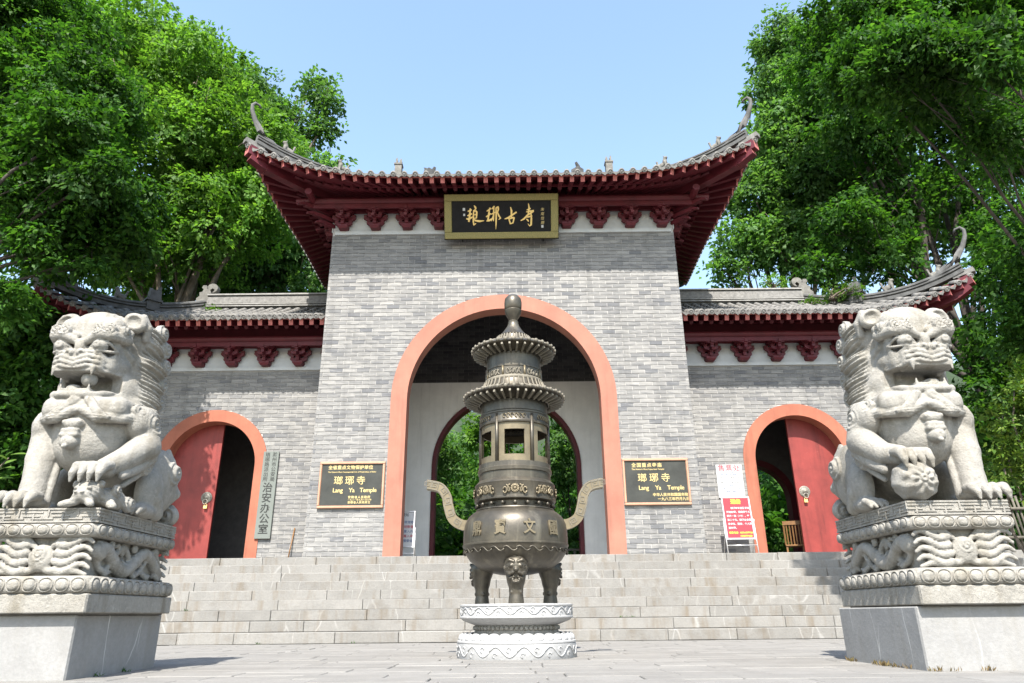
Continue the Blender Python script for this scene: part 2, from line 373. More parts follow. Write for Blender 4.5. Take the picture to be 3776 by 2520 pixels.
# ------------------------------------------------------------------ implicit sculpting
class SDF:
    def __init__(s, lo, hi, h):
        s.h = h; s.o = np.array(lo, float); n = np.ceil((np.array(hi)-s.o)/h).astype(int)+1
        s.ax = [s.o[i]+h*np.arange(n[i]) for i in range(3)]
        s.F = np.full(n, .3, np.float32)
    def shift(s, d):
        """move everything sculpted from here on by d"""
        s.o = s.o-np.array(d); s.ax = [s.ax[i]-d[i] for i in range(3)]
    def _sub(s, lo, hi):
        sl = []
        for i in range(3):
            a = int(max(0, math.floor((lo[i]-s.o[i])/s.h))); b = int(min(len(s.ax[i]), math.ceil((hi[i]-s.o[i])/s.h)+1))
            if b <= a: return None, None
            sl.append(slice(a, b))
        g = np.meshgrid(*[s.ax[i][sl[i]].astype(np.float32) for i in range(3)], indexing='ij', sparse=True)
        return tuple(sl), g
    def _op(s, lo, hi, fn, k, sub=False):
        m = k+.03; sl, g = s._sub([a-m for a in lo], [a+m for a in hi])
        if sl is None: return
        d = fn(*g).astype(np.float32); f = s.F[sl]
        if sub: d = -d
        if k > 0:
            hh = np.maximum(k-np.abs(f-d), 0)/k
            f2 = (np.maximum(f, d)+hh*hh*k*.25) if sub else (np.minimum(f, d)-hh*hh*k*.25)
        else: f2 = np.maximum(f, d) if sub else np.minimum(f, d)
        s.F[sl] = f2
    def ell(s, c, r, k=.03, rot=None, sub=False):
        Rm = np.array(rot.to_matrix()) if rot else np.eye(3); rm = max(r)
        lo = [c[i]-rm for i in range(3)]; hi = [c[i]+rm for i in range(3)]
        def fn(x, y, z):
            x = x-c[0]; y = y-c[1]; z = z-c[2]
            p = [Rm[0, i]*x+Rm[1, i]*y+Rm[2, i]*z for i in range(3)]
            k0 = np.sqrt((p[0]/r[0])**2+(p[1]/r[1])**2+(p[2]/r[2])**2); k1 = np.sqrt((p[0]/r[0]**2)**2+(p[1]/r[1]**2)**2+(p[2]/r[2]**2)**2)
            return k0*(k0-1)/np.maximum(k1, 1e-5)
        s._op(lo, hi, fn, k, sub)
    def cap(s, a, b, ra, rb, k=.03, sub=False):
        rm = max(ra, rb); lo = [min(a[i], b[i])-rm for i in range(3)]; hi = [max(a[i], b[i])+rm for i in range(3)]
        ba = [b[i]-a[i] for i in range(3)]; L2 = sum(q*q for q in ba)+1e-9
        def fn(x, y, z):
            x = x-a[0]; y = y-a[1]; z = z-a[2]
            t = np.clip((x*ba[0]+y*ba[1]+z*ba[2])/L2, 0, 1)
            return np.sqrt((x-t*ba[0])**2+(y-t*ba[1])**2+(z-t*ba[2])**2)-(ra+(rb-ra)*t)
        s._op(lo, hi, fn, k, sub)
    def chain(s, pts, k=.03, sub=False):
        for p, q in zip(pts[:-1], pts[1:]): s.cap(p[:3], q[:3], p[3], q[3], k, sub)
    def rbox(s, c, h, r, k=.03, sub=False, rot=None):
        Rm = np.array(rot.to_matrix()) if rot else np.eye(3); m = math.sqrt(sum(q*q for q in h)) if rot else None
        lo = [c[i]-(m or h[i])-r for i in range(3)]; hi = [c[i]+(m or h[i])+r for i in range(3)]
        def fn(x, y, z):
            x = x-c[0]; y = y-c[1]; z = z-c[2]
            p = [Rm[0, i]*x+Rm[1, i]*y+Rm[2, i]*z for i in range(3)] if rot else (x, y, z)
            q = [np.abs(p[i])-h[i] for i in range(3)]
            out = np.sqrt(sum(np.maximum(t, 0)**2 for t in q)); ins = np.minimum(np.maximum(q[0], np.maximum(q[1], q[2])), 0)
            return out+ins-r
        s._op(lo, hi, fn, k, sub)
    def groove(s, lo, hi, fn, band=.035):
        """push the surface in and out by fn(x,y,z)"""
        sl, g = s._sub(lo, hi)
        if sl is None: return
        f = s.F[sl]; d = fn(*g).astype(np.float32)
        w = np.ones_like(f)
        for i in range(3):       # fade at the box border
            a = g[i]; e = np.minimum((a-lo[i]), (hi[i]-a))/.05
            w = w*np.clip(e, 0, 1)
        s.F[sl] = f+np.where(np.abs(f) < band, d*w, 0)
    def curl(s, c, r, axis, k=.015, flat=.6, lam=None, amp=.007):
        """snail curl: flattened ball with ring grooves round the axis (0=x,1=y,2=z)"""
        rr = [r, r, r]; rr[axis] = r*flat; s.ell(c, rr, k)
        lam = lam or r/2.1; o = [i for i in range(3) if i != axis]
        def fn(x, y, z):
            q = (x, y, z); u = q[o[0]]-c[o[0]]; v = q[o[1]]-c[o[1]]; rho = np.sqrt(u*u+v*v)
            ang = np.arctan2(v, u)
            g = amp*np.cos(2*np.pi*(rho/lam+ang/(2*np.pi)))
            return np.where(rho < r*1.02, g, 0)+0*q[axis]
        m = r*1.05
        sl, g = s._sub([c[i]-m for i in range(3)], [c[i]+m for i in range(3)])
        if sl is None: return
        f = s.F[sl]; s.F[sl] = f+np.where(np.abs(f) < .03, fn(*g), 0)
    def mesh(s):
        F = s.F; S = F < 0
        n = [d-1 for d in F.shape]
        cnt = np.zeros(n, np.int8); cor = [(i, j, k) for i in (0, 1) for j in (0, 1) for k in (0, 1)]
        for i, j, k in cor: cnt += S[i:i+n[0], j:j+n[1], k:k+n[2]]
        act = (cnt > 0) & (cnt < 8); ids = np.full(n, -1, np.int64); I = np.argwhere(act); ids[act] = np.arange(len(I))
        val = np.stack([F[I[:, 0]+i, I[:, 1]+j, I[:, 2]+k] for i, j, k in cor], 1)
        acc = np.zeros((len(I), 3)); num = np.zeros(len(I))
        for a in range(8):
            for b in range(a+1, 8):
                d = np.abs(np.array(cor[a])-np.array(cor[b]))
                if d.sum() != 1: continue
                va, vb = val[:, a], val[:, b]; m = (va < 0) != (vb < 0)
                t = va[m]/(va[m]-vb[m]); acc[m] += np.array(cor[a])+t[:, None]*(np.array(cor[b])-np.array(cor[a])); num[m] += 1
        V = s.o+s.h*(I+acc/num[:, None])
        Q = []
        for ax in range(3):
            o1, o2 = [(1, 2), (2, 0), (0, 1)][ax]
            sa = [slice(None)]*3; sb = [slice(None)]*3; sa[ax] = slice(0, -1); sb[ax] = slice(1, None)
            ch = S[tuple(sa)] != S[tuple(sb)]; E = np.argwhere(ch)
            E = E[(E[:, o1] > 0) & (E[:, o2] > 0) & (E[:, o1] < n[o1]) & (E[:, o2] < n[o2])]
            ins = S[E[:, 0], E[:, 1], E[:, 2]]
            def cell(d1, d2):
                C = E.copy(); C[:, o1] += d1; C[:, o2] += d2; return ids[C[:, 0], C[:, 1], C[:, 2]]
            q = np.stack([cell(-1, -1), cell(0, -1), cell(0, 0), cell(-1, 0)], 1)
            q[~ins] = q[~ins][:, ::-1]; Q.append(q)
        return V, np.concatenate(Q)

# ------------------------------------------------------------------ foliage
def leaves_mesh(name, C, D, N, L, Wd, mat):
    """kite leaves: base C, direction D, normal N, length L, width Wd"""
    D = D/np.linalg.norm(D, axis=1, keepdims=True); Sd = np.cross(D, N); Sd /= np.linalg.norm(Sd, axis=1, keepdims=True)+1e-9
    Nn = np.cross(Sd, D); L = L[:, None]; W = Wd[:, None]
    V = np.stack([C, C+D*L*.45+Sd*W*.5+Nn*W*.15, C+D*L-Nn*L*.12, C+D*L*.45-Sd*W*.5+Nn*W*.15], 1).reshape(-1, 3)
    F = np.arange(len(V)).reshape(-1, 4)
    return mesh_np(name, V, F, False, (mat,))
def crown_points(blobs, per_m2, shell=(.55, 1.0)):
    """cluster centres spread over the blobs, with the outward direction"""
    P = []; O = []
    for b in blobs:
        c = np.array(b[:3]); r = b[3]; sq = b[4] if len(b) > 4 else .85
        n = max(3, int(per_m2*4*math.pi*r*r*(b[5] if len(b) > 5 else 1)))
        d = rng.normal(size=(n, 3)); d /= np.linalg.norm(d, axis=1, keepdims=True)
        rad = r*(shell[0]+(shell[1]-shell[0])*rng.random(n)**.6)*(1+.16*np.sin(5*d[:, 0]+c[0])*np.cos(4*d[:, 2]+c[2]))
        P.append(c+d*rad[:, None]*np.array([1, 1, sq])); O.append(d)
    return np.concatenate(P), np.concatenate(O)
def crown_mesh(name, blobs, nleaf, mat, size=.13, spray=.32, droop=.35, width=.58, shell=(.35, 1.0)):
    sub = []
    for b in blobs:
        dn = b[5] if len(b) > 5 else 1
        if b[3] < .5: sub.append(b); continue
        sub.append((b[0], b[1], b[2], b[3]*.72, .85, .55*dn))
        k_ = int(7+5*b[3])
        for q in range(k_):
            z_ = 1-2*(q+.5)/k_; th = q*2.39996+b[0]; rr = math.sqrt(1-z_*z_); r2 = b[3]*random.uniform(.30, .52); o_ = b[3]*random.uniform(.60, .80)
            sub.append((b[0]+o_*rr*math.cos(th), b[1]+o_*rr*math.sin(th), b[2]+o_*z_*.85, r2, .75, dn*(1.15 if z_ > -.3 else .7)))
    blobs = sub
    tot = sum(4*math.pi*b[3]**2*(b[5] if len(b) > 5 else 1) for b in blobs); per = 26
    ncl = max(4, nleaf//per); P, O = crown_points(blobs, ncl/tot, shell)
    keep = rng.random(len(P)) > .12; P = P[keep]; O = O[keep]; n = len(P)
    ax = O*.7+rng.normal(size=(n, 3))*.55; ax[:, 2] -= droop; ax /= np.linalg.norm(ax, axis=1, keepdims=True)
    up = np.array([0, 0, 1.])+rng.normal(size=(n, 3))*.35+O*.3
    sd = np.cross(ax, up); sd /= np.linalg.norm(sd, axis=1, keepdims=True)+1e-9; up = np.cross(sd, ax)
    k = per; t = rng.random((n, k)); side = np.sign(rng.random((n, k))-.5); w = rng.random((n, k))
    sc = spray*(.6+.9*rng.random((n, 1)))
    C = P[:, None, :]+ax[:, None, :]*((t-.4)*sc*1.6)[:, :, None]+sd[:, None, :]*(side*w*sc*.75)[:, :, None]+up[:, None, :]*((rng.random((n, k))-.6)*sc*.55)[:, :, None]
    D = ax[:, None, :]*.7+sd[:, None, :]*(side*.75)[:, :, None]+rng.normal(size=(n, k, 3))*.35; D[:, :, 2] -= droop*.6
    N = up[:, None, :]+rng.normal(size=(n, k, 3))*.32
    C = C.reshape(-1, 3); D = D.reshape(-1, 3); N = N.reshape(-1, 3)
    L = size*(.6+.8*rng.random(len(C)))
    return leaves_mesh(name, C, D, N, L, L*width, mat)
def limb(mb, a, b, ra, rb, sag=.25, n=7, seed=0):
    a = Vector(a); b = Vector(b); rd = random.Random(seed); ln = (b-a).length
    off = Vector((rd.uniform(-1, 1), rd.uniform(-1, 1), rd.uniform(.2, 1)))*sag*ln*.35
    pts = []; rs = []
    for i in range(n):
        t = i/(n-1); p = a.lerp(b, t)+off*math.sin(math.pi*t)
        p += Vector((rd.uniform(-1, 1), rd.uniform(-1, 1), rd.uniform(-1, 1)))*ln*.018*(0 if i in (0, n-1) else 1)
        pts.append(p); rs.append(ra+(rb-ra)*t)
    mb.tube(pts, rs, 7); return pts
def tree(name, label, base, top, r0, blobs, nleaf, leaf, cat='tree', group=None, bark='bark', **kw):
    T = empty(name, base, label, cat, group)
    mb = MB(); pts = limb(mb, base, top, r0, r0*.14, .12, 9, seed=len(label))
    for i, b in enumerate(blobs):
        c = Vector(b[:3]); j = 3+(i*5) % 5; s0 = pts[min(j, 8)]
        p2 = limb(mb, s0, c, r0*.33, r0*.09, .3, 6, seed=i*13+len(name))
        for q in range(4):
            rd = random.Random(i*7+q); d = Vector((rd.uniform(-1, 1), rd.uniform(-1, 1), rd.uniform(-.6, 1)))*b[3]*.8
            limb(mb, p2[3+q % 3], c+d, r0*.08, r0*.02, .2, 5, seed=q+i)
    mb.build('trunk', bark, T, True)
    obj('crown', crown_mesh('crown', blobs, nleaf, leaf, **kw), T)
    return T

# ================================================================== SETTING
RIS, TRD, SY0, NST = .16, .33, 11.445, 9
TZ = RIS*NST                                   # terrace level
g = MB(); g.box(-900, 900, -300, 1500, -.3, -.06)
tag(g.build('ground', 'ground_soil'), kind='structure')

# paving: bedding sheet with single slabs on it
pv = MB(); pv.box(-14, 14, -6, SY0+.2, -.06, -.012)
paving = tag(pv.build('paving', 'joint_light'), kind='structure')
slabs = []
y = 3.3; ri = 0
while y < SY0-.02:
    h_ = min(.30, SY0-.004-y); x = -7.2-random.random()*.8
    while x < 7.4:
        w_ = random.choice((.6, .6, .75, .9)); slabs.append((x, y, w_, h_)); x += w_
    y += .30; ri += 1
slabs.sort(key=lambda s: (s[0]+s[2]/2-.2)**2*(1.0)+(s[1])**2)
vis = [s for s in slabs if abs((s[0]+s[2]/2-.2)/(s[1]+.2)) < .85]
near = vis[:300]; nearset = set(map(id, near)); rest = [s for s in slabs if id(s) not in nearset]
_slabmesh = {}
def slab_mesh(w_, h_):
    k = (round(w_, 2), round(h_, 2))
    if k not in _slabmesh:
        m = MB(); m.bevbox(.004, w_-.004, .004, h_-.004, -.03, 0, .005); _slabmesh[k] = m.mesh('paving_slab', 'paving_stone')
    return _slabmesh[k]
for (x, y, w_, h_) in near:
    obj('paving_slab', slab_mesh(w_, h_), paving, Matrix.Translation((x, y, random.uniform(-.003, .002))))
m = MB()
for (x, y, w_, h_) in rest: m.box(x+.004, x+w_-.004, y+.004, y+h_-.004, -.03, random.uniform(-.003, .002))
for yy in range(0, 40):            # outer areas beyond the single slabs
    for (xa_, xb_) in ((-14, -8.1), (8.2, 14)): m.box(xa_, xb_, 3.3-.3*(yy-26)-.3+.004, 3.3-.3*(yy-26)-.004, -.03, 0) if 3.3-.3*(yy-26) < SY0 else None
tag(m.build('paving_slab_field', 'paving_stone', paving), kind='stuff')

# terrace and steps
tb = MB(); tb.box(-24, 24, SY0+8*TRD+.3, 23.5, 0, TZ-.006)
for i in range(NST): tb.box(-13.5, 13.5, SY0+i*TRD+.03, SY0+8*TRD+.31, RIS*i, RIS*(i+1)-.012)
steps = tag(tb.build('steps', 'joint_dark'), kind='structure')
blocks = []
for i in range(NST):
    x = -13.4+random.random()*.9
    while x < 13.3:
        w_ = random.uniform(.75, 1.75); blocks.append((x, min(x+w_, 13.4), i)); x += w_
for (x0, x1, i) in blocks:
    yf = SY0+i*TRD+random.uniform(-.006, .006); gp = random.uniform(.0005, .0025); dz = random.uniform(-.004, .001)
    m = MB(); m.bevbox(x0+gp, x1-gp, yf, yf+TRD+(.06 if i < 8 else .55), RIS*i+.002, RIS*(i+1)+dz, random.uniform(.004, .009))
    obj('step_stone', m.mesh('step_stone', 'step_stone'), steps, None)
m = MB()
x = -9.0
while x < 9:
    for yy in (14.64, 15.3, 15.96):
        m.box(x+.004, x+.896, yy+.004, yy+.656, TZ-.03, TZ+random.uniform(-.002, .001))
    x += .9
tag(m.build('terrace_slab_field', 'step_stone', steps), kind='stuff')

# hill behind the gate
def hill_z(x, y): return max(-.5, (y-27)*.42)+.02*(x*x)*.12*(1 if y > 30 else 0)+.5*math.sin(x*.31+y*.2)+.35*math.sin(x*.7-y*.4)
hx = np.linspace(-60, 60, 61); hy = np.linspace(25, 75, 36)
HV = [(x, y, hill_z(x, y)+TZ-.6 if y > 25.1 else -.3) for y in hy for x in hx]
HF = [(r*61+c, r*61+c+1, (r+1)*61+c+1, (r+1)*61+c) for r in range(35) for c in range(60)]
hill = tag(obj('hill', mesh_np('hill', HV, HF, True, ('hill_green',))), kind='structure')

# ================================================================== GATE BUILDINGS
def arch_x(z, hw, zs, R_):
    if z <= zs: return hw
    d = R_*R_-(z-zs)**2
    return math.sqrt(d) if d > 0 else 0.0
def arch_outline(cx, hw, zs, zb, n=40, rev=False):
    p = [(cx-hw, zb)]+[(cx-hw*math.cos(math.pi*i/n), zs+hw*math.sin(math.pi*i/n)) for i in range(n+1)]+[(cx+hw, zb)]
    return p[::-1] if rev else p
def wall_with_arch(mb, x0, x1, z0, z1, cx, hw, zs, y0, y1, n=40):
    """solid wall with an arched opening, built from strips"""
    mb.box(x0, cx-hw, y0, y1, z0, z1); mb.box(cx+hw, x1, y0, y1, z0, z1)
    for i in range(n):
        a, b = math.pi*i/n, math.pi*(i+1)/n
        xa_, xb_ = cx-hw*math.cos(a), cx-hw*math.cos(b); za, zb_ = zs+hw*math.sin(a), zs+hw*math.sin(b)
        v = [(xa_, y0, za), (xb_, y0, zb_), (xb_, y0, z1), (xa_, y0, z1), (xa_, y1, za), (xb_, y1, zb_), (xb_, y1, z1), (xa_, y1, z1)]
        mb._add(v, [(0, 1, 2, 3), (7, 6, 5, 4), (1, 0, 4, 5), (3, 2, 6, 7)])
def arch_ring(mb, cx, hi, ho, zs, zb, y0, y1, n=48):
    A = arch_outline(cx, ho, zs, zb, n); B = arch_outline(cx, hi, zs, zb, n); k = len(A); v = []
    for y_ in (y0, y1): v += [(x, y_, z) for x, z in A]+[(x, y_, z) for x, z in B]
    f = []
    for i in range(k-1):
        f += [(i, i+1, k+i+1, k+i), (2*k+i+1, 2*k+i, 3*k+i, 3*k+i+1), (i+1, i, 2*k+i, 2*k+i+1), (k+i, k+i+1, 3*k+i+1, 3*k+i)]
    f += [(0, k, 3*k, 2*k), (2*k-1, k-1, 3*k-1, 4*k-1)]
    mb._add(v, f)
_bm = MB(); _bm.box(.006, BL-.006, -.011, .02, .0055, BH-.0055); BRICK = _bm.mesh('brick', 'brick_grey')
def brick_wall(wall, x0, x1, ztop, Y, cx, hw, zs):
    full = []; cut = []
    rows = int(round((ztop-BZ0)/BH))
    for r in range(rows):
        z = BZ0+r*BH; zt = min(z+BH, ztop); zm = z+BH*.5; off = .5*(r % 2)
        n0 = math.floor(x0/BL+off)
        c = n0
        while (c-off)*BL < x1:
            a = max((c-off)*BL, x0); b = min((c+1-off)*BL, x1); c += 1
            ax_ = arch_x(zm, hw, zs, hw) if zm > zs else hw
            segs = [(a, b)]
            if ax_ > 0:
                segs = []
                if a < cx-ax_: segs.append((a, min(b, cx-ax_)))
                if b > cx+ax_: segs.append((max(a, cx+ax_), b))
            for (p, q_) in segs:
                if q_-p < .03: continue
                if q_-p > BL-.002 and zt-z > BH-.002: full.append((p, z))
                else: cut.append((p, q_, z, zt))
    full.sort(key=lambda t_: (t_[0]-.2)**2+(t_[1]-.4)**2)
    for (p, z) in full[:300]:
        obj('brick', BRICK, wall, Matrix.Translation((p, Y+random.uniform(-.003, .002), z)))
    m = MB()
    for (p, z) in full[300:]:
        yo = random.uniform(-.003, .002); m.box(p+.006, p+BL-.006, Y-.011+yo, Y+.02, z+.0055, z+BH-.0055)
    for (p, q_, z, zt) in cut:
        yo = random.uniform(-.003, .002); m.box(p+.003, q_-.003, Y-.011+yo, Y+.02, z+.004, zt-.004)
    tag(m.build('brick_field', 'brick_grey', wall), kind='stuff')

def bracket_mesh():
    m = MB()
    def arm(w_, z, hh, y0, y1, lobes=True):
        a = w_/2
        o = [(-a, z+hh), (-a, z+hh*.55), (-a+.02, z+hh*.5), (-a+.035, z+hh*.22), (-a+.07, z+hh*.16), (-a+.085, z), (a-.085, z), (a-.07, z+hh*.16), (a-.035, z+hh*.22), (a-.02, z+hh*.5), (a, z+hh*.55), (a, z+hh)]
        m.prism(o, y0, y1)
    def dou(x, y, z, w_=.085, hh=.05):
        a = w_/2; b = a*.7
        v = [(x-b, y-b, z), (x+b, y-b, z), (x+b, y+b, z), (x-b, y+b, z), (x-a, y-a, z+hh*.5), (x+a, y-a, z+hh*.5), (x+a, y+a, z+hh*.5), (x-a, y+a, z+hh*.5), (x-a, y-a, z+hh), (x+a, y-a, z+hh), (x+a, y+a, z+hh), (x-a, y+a, z+hh)]
        f = [(3, 2, 1, 0), (8, 9, 10, 11)]
        for k_ in (0, 4):
            for i in range(4):
                j = (i+1) % 4; f.append((k_+i, k_+j, k_+4+j, k_+4+i))
        m._add(v, f)
    dou(0, -.1, 0, .25, .1)
    arm(.42, .10, .09, -.14, -.06); m.box(-.04, .04, -.26, .02, .101, .186)
    for x in (-.165, 0, .165): dou(x, -.1, .19)
    dou(0, -.24, .19)
    arm(.58, .24, .10, -.139, -.061); arm(.34, .24, .09, -.28, -.2)
    m.prism([(-.038, .241), (.038, .241), (.038, .33), (-.038, .33)], -.40, .02)
    m.beam((0, -.24, .30), (0, -.50, .20), .076, .09, h2=.05)
    for x in (-.245, 0, .245): dou(x, -.1, .34)
    for x in (-.13, 0, .13): dou(x, -.24, .33)
    dou(0, -.38, .33)
    arm(.46, .39, .09, -.1395, -.0605); arm(.44, .38, .09, -.28, -.2); arm(.36, .38, .085, -.42, -.34)
    m.prism([(-.037, .381), (.037, .381), (.037, .47), (-.037, .47)], -.46, .02)
    for x in (-.14, 0, .14): dou(x, -.38, .465, .08, .045)
    return m.mesh('bracket', 'red_wood')
BRACKET = bracket_mesh()

# single roof tiles (local: y up the slope, z off the slope)
def tile_mesh(eave, r=.063, L=.29):
    m = MB(); n = 8
    v = []; f = []
    for (yy, rr) in ((0, r), (L*.86, r*.93), (L*.861, r*.80), (L, r*.80)):
        for j in range(n+1):
            a = math.pi*j/n; v.append((rr*math.cos(a)*1.12, yy, rr*math.sin(a)*1.3+.012))
    for i in range(3):
        for j in range(n): f.append((i*(n+1)+j+1, i*(n+1)+j, (i+1)*(n+1)+j, (i+1)*(n+1)+j+1))
    f.append(tuple(range(n+1))); m._add(v, f)
    if eave:
        m.cur = 1; rr = r*1.0; N_ = 18
        for (ra, rb, ya, yb) in ((rr, rr, .02, -.018), (rr, rr*.8, -.018, -.022), (rr*.8, rr*.74, -.022, -.010), (rr*.74, rr*.40, -.010, -.012), (rr*.40, rr*.3, -.012, -.022), (rr*.3, 0.001, -.022, -.024)):
            v = []; f = []
            for q_, yy in ((ra, ya), (rb, yb)):
                for j in range(N_):
                    a = 2*math.pi*j/N_; v.append((q_*math.cos(a), yy, q_*math.sin(a)+.012))
            for j in range(N_): f.append((j, (j+1) % N_, N_+(j+1) % N_, N_+j))
            m._add(v, f)
    return m.mesh('eave_tile' if eave else 'tile', ('tile_grey', 'tile_end_grey') if eave else ('tile_grey',), True)
TILE, EAVETILE = tile_mesh(False), tile_mesh(True)
_m = MB(); _m.prism([(-.095, .03), (-.085, -.012), (-.06, -.045), (-.03, -.058), (0, -.09), (.03, -.058), (.06, -.045), (.085, -.012), (.095, .03), (.05, .008), (0, .0), (-.05, .008)], -.012, .012); DRIP = _m.mesh('drip_tile', 'drip_grey')

def beast_mesh(res=.014):
    s = SDF((-.14, -.2, -.02), (.14, .2, .4), res)
    s.ell((0, .03, .13), (.06, .11, .08)); s.ell((0, -.07, .22), (.05, .06, .09)); s.ell((0, -.1, .31), (.045, .06, .045))
    for x in (-.035, .035): s.cap((x, -.1, .18), (x, -.12, .0), .028, .024); s.cap((x, .08, .1), (x, .05, 0), .04, .026); s.cap((x, -.08, .34), (x*1.4, -.05, .385), .016, .008, .01)
    s.cap((0, .12, .15), (0, .16, .30), .02, .03); s.rbox((0, 0, 0), (.05, .16, .015), .01)
    V, F = s.mesh(); return mesh_np('beast', V, F, True, ('ornament_grey',))
BEAST = beast_mesh()

def scroll_outline(h=.55):
    """ridge end with a rolled tail, (x,z), rising at +x"""
    p = [(-.34, 0), (-.34, .22), (-.25, .30), (-.27, .42), (-.18, .44), (-.15, .52), (-.21, .58), (-.18, .66), (-.08, .66), (-.05, .58), (.0, .56)]
    for i in range(11):
        a = math.pi*1.05-i*math.pi*1.55/10; p.append((.12+.17*math.cos(a), .56+.16*math.sin(a)))
    p += [(.16, .44), (.20, .5), (.13, .56), (.06, .5), (.10, .36), (.16, .22), (.14, 0)]
    return [(x*h/.7, z*h/.7) for x, z in p]

def build_roof(T, sgn, xa, X0, Y0, dS, dF, Z0, ca, cb, lift, pw, FL, Xw, Yw, sp, ridge_x, ridge_h, tiles_all, Ybk, horn):
    xs = X0-dS; Yr = Y0+dF
    def H(t): return dF*(ca*t+cb*t*t)
    def DF(x, t):
        s_ = min(1, max(0, (x-xs)/dS)); fl = FL*s_*s_*(1-t)
        return Vector((sgn*(x+fl), Y0+t*dF-fl, Z0+H(t)+lift*s_**pw))
    def DS(yy, t):
        s_ = min(1, abs(Yr-yy)/dF); fl = FL*s_*s_*(1-t); sy_ = -1 if yy < Yr else 1
        return Vector((sgn*(X0-t*dS+fl), yy+sy_*fl, Z0+H(t)+lift*s_**pw))
    # roof deck
    m = MB(); nx, nt = 44, 10
    def grid(P):
        n_, k_ = len(P), len(P[0]); v = [q for r_ in P for q in r_]
        return v, [(i*k_+j, i*k_+j+1, (i+1)*k_+j+1, (i+1)*k_+j) for i in range(n_-1) for j in range(k_-1)]
    P = []
    for i in range(nx+1):
        x = xa+(X0-xa)*i/nx; tm = 1 if x <= xs else (X0-x)/dS
        P.append([DF(x, tm*j/nt) for j in range(nt+1)])
    m._add(*grid(P))
    P = [];
    for i in range(2*nx+1):
        yy = Y0+2*dF*i/(2*nx); tm = 1-abs(Yr-yy)/dF; tm = max(0, 1-(1-tm)) if True else 0
        P.append([DS(yy, (1-abs(Yr-yy)/dF)*j/nt) for j in range(nt+1)])
    m._add(*grid(P))
    P = []
    for i in range(nx+1):
        x = xa+(X0-xa)*i/nx; tm = 1 if x <= xs else (X0-x)/dS
        P.append([Vector((q.x, 2*Yr-q.y, q.z)) for q in (DF(x, tm*j/nt) for j in range(nt+1))])
    m._add(*grid(P))
    roof = m.build('roof', 'pan_dark', T, True)
    # soffit and rafters
    Yi, Xi = Yw-.02, Xw-.02
    def inF(x):
        k = max(0, (x-xs)/dS); xx = x if x <= xs else xs+(Xw+.0-xs)*k
        ti = (Yi-Y0)/dF; return Vector((sgn*xx, Yi, Z0+H(ti)-.10))
    def inS(yy):
        k = max(0, (Yr-yy)/dF); y2 = yy if yy >= Yr else Yr+(Yw-Yr)*k
        ti = (X0-Xi)/dS; return Vector((sgn*Xi, min(y2, 2*Yr-Yw), Z0+H((Yi-Y0)/dF)-.10))
    dn = Vector((0, 0, -.045)); m = MB(); P = []; nn = 40
    for i in range(nn+1):
        x = xa+(X0-xa)*i/nn; a, b = DF(x, 0)+dn, inF(x); P.append([a.lerp(b, j/5) for j in range(6)])
    m._add(*grid(P)); P = []
    for i in range(nn+1):
        yy = Y0+2*dF*.86*i/nn; a, b = DS(yy, 0)+dn, inS(yy); P.append([a.lerp(b, j/5) for j in range(6)])
    m._add(*grid(P)); m.build('soffit', 'red_wood', T, True)
    def rafter_pair(a, b):
        a = a+Vector((0, 0, -.06)); b = b+Vector((0, 0, -.015)); d = (b-a)
        m_ = MB(); a2 = a+d*.03
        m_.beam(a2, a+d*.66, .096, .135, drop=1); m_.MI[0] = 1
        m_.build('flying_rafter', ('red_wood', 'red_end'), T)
        m_ = MB(); o = Vector((0, 0, -.185)); m_.tube([a+d*.45+o, b+o*.9], .052, 8); autosmooth(m_.build('rafter', 'red_wood', T), 50)
    n_ = int((X0-xa+.02)/sp); xr = [xa+sp*(i+.5) for i in range(n_)]
    for x in xr: rafter_pair(DF(x, 0), inF(x))
    n2 = int((2*dF*.84-.1)/sp)
    for i in range(n2):
        yy = Y0+.12+sp*i; rafter_pair(DS(yy, 0), inS(yy))
    # boards along the eaves
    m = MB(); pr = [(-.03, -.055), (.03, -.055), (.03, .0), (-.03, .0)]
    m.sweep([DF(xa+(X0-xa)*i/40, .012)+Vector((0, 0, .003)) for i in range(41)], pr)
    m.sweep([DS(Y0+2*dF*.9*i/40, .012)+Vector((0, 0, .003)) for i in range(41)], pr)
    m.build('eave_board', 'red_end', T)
    m = MB()
    m.sweep([DF(xa+(X0-xa)*i/30, 0).lerp(inF(xa+(X0-xa)*i/30), .44)+Vector((0, 0, -.16)) for i in range(31)], [(-.02, -.03), (.02, -.03), (.02, .03), (-.02, .03)])
    m.build('eave_board', 'red_wood', T)
    # tiles
    def place(P0, P1, me, name, Sd):
        yv = (P1-P0).normalized(); xv = yv.cross(Vector((0, 0, 1))).normalized(); zv = xv.cross(yv)
        M_ = Matrix(((xv.x, yv.x, zv.x, P0.x), (xv.y, yv.y, zv.y, P0.y), (xv.z, yv.z, zv.z, P0.z), (0, 0, 0, 1)))
        return obj(name, me, roof, M_)
    rows = MB()
    def course(fn, tm, ln):
        k = max(1, int(tm*ln/.27)); prev = None
        for q in range(k):
            P0, P1 = fn(q*.27/ln), fn(min(q*.27/ln+.05, tm))
            if (P1-P0).length < 1e-4: continue
            if q == 0: place(P0-(P1-P0).normalized()*.03, P1, EAVETILE, 'eave_tile', 1)
            elif tiles_all: place(P0-(P1-P0).normalized()*.03, P1, TILE, 'tile', 1)
        if not tiles_all and tm > .12:
            pts = [fn(.08+(tm-.08)*j/6) for j in range(7)]; rows.sweep(pts, [(-.062, 0), (-.045, .045), (0, .065), (.045, .045), (.062, 0)], cap=False)
    xt = [xa+sp*(i) for i in range(1 if xa else 0, n_+1)]
    if not xa and sgn < 0: xt = xt[1:]
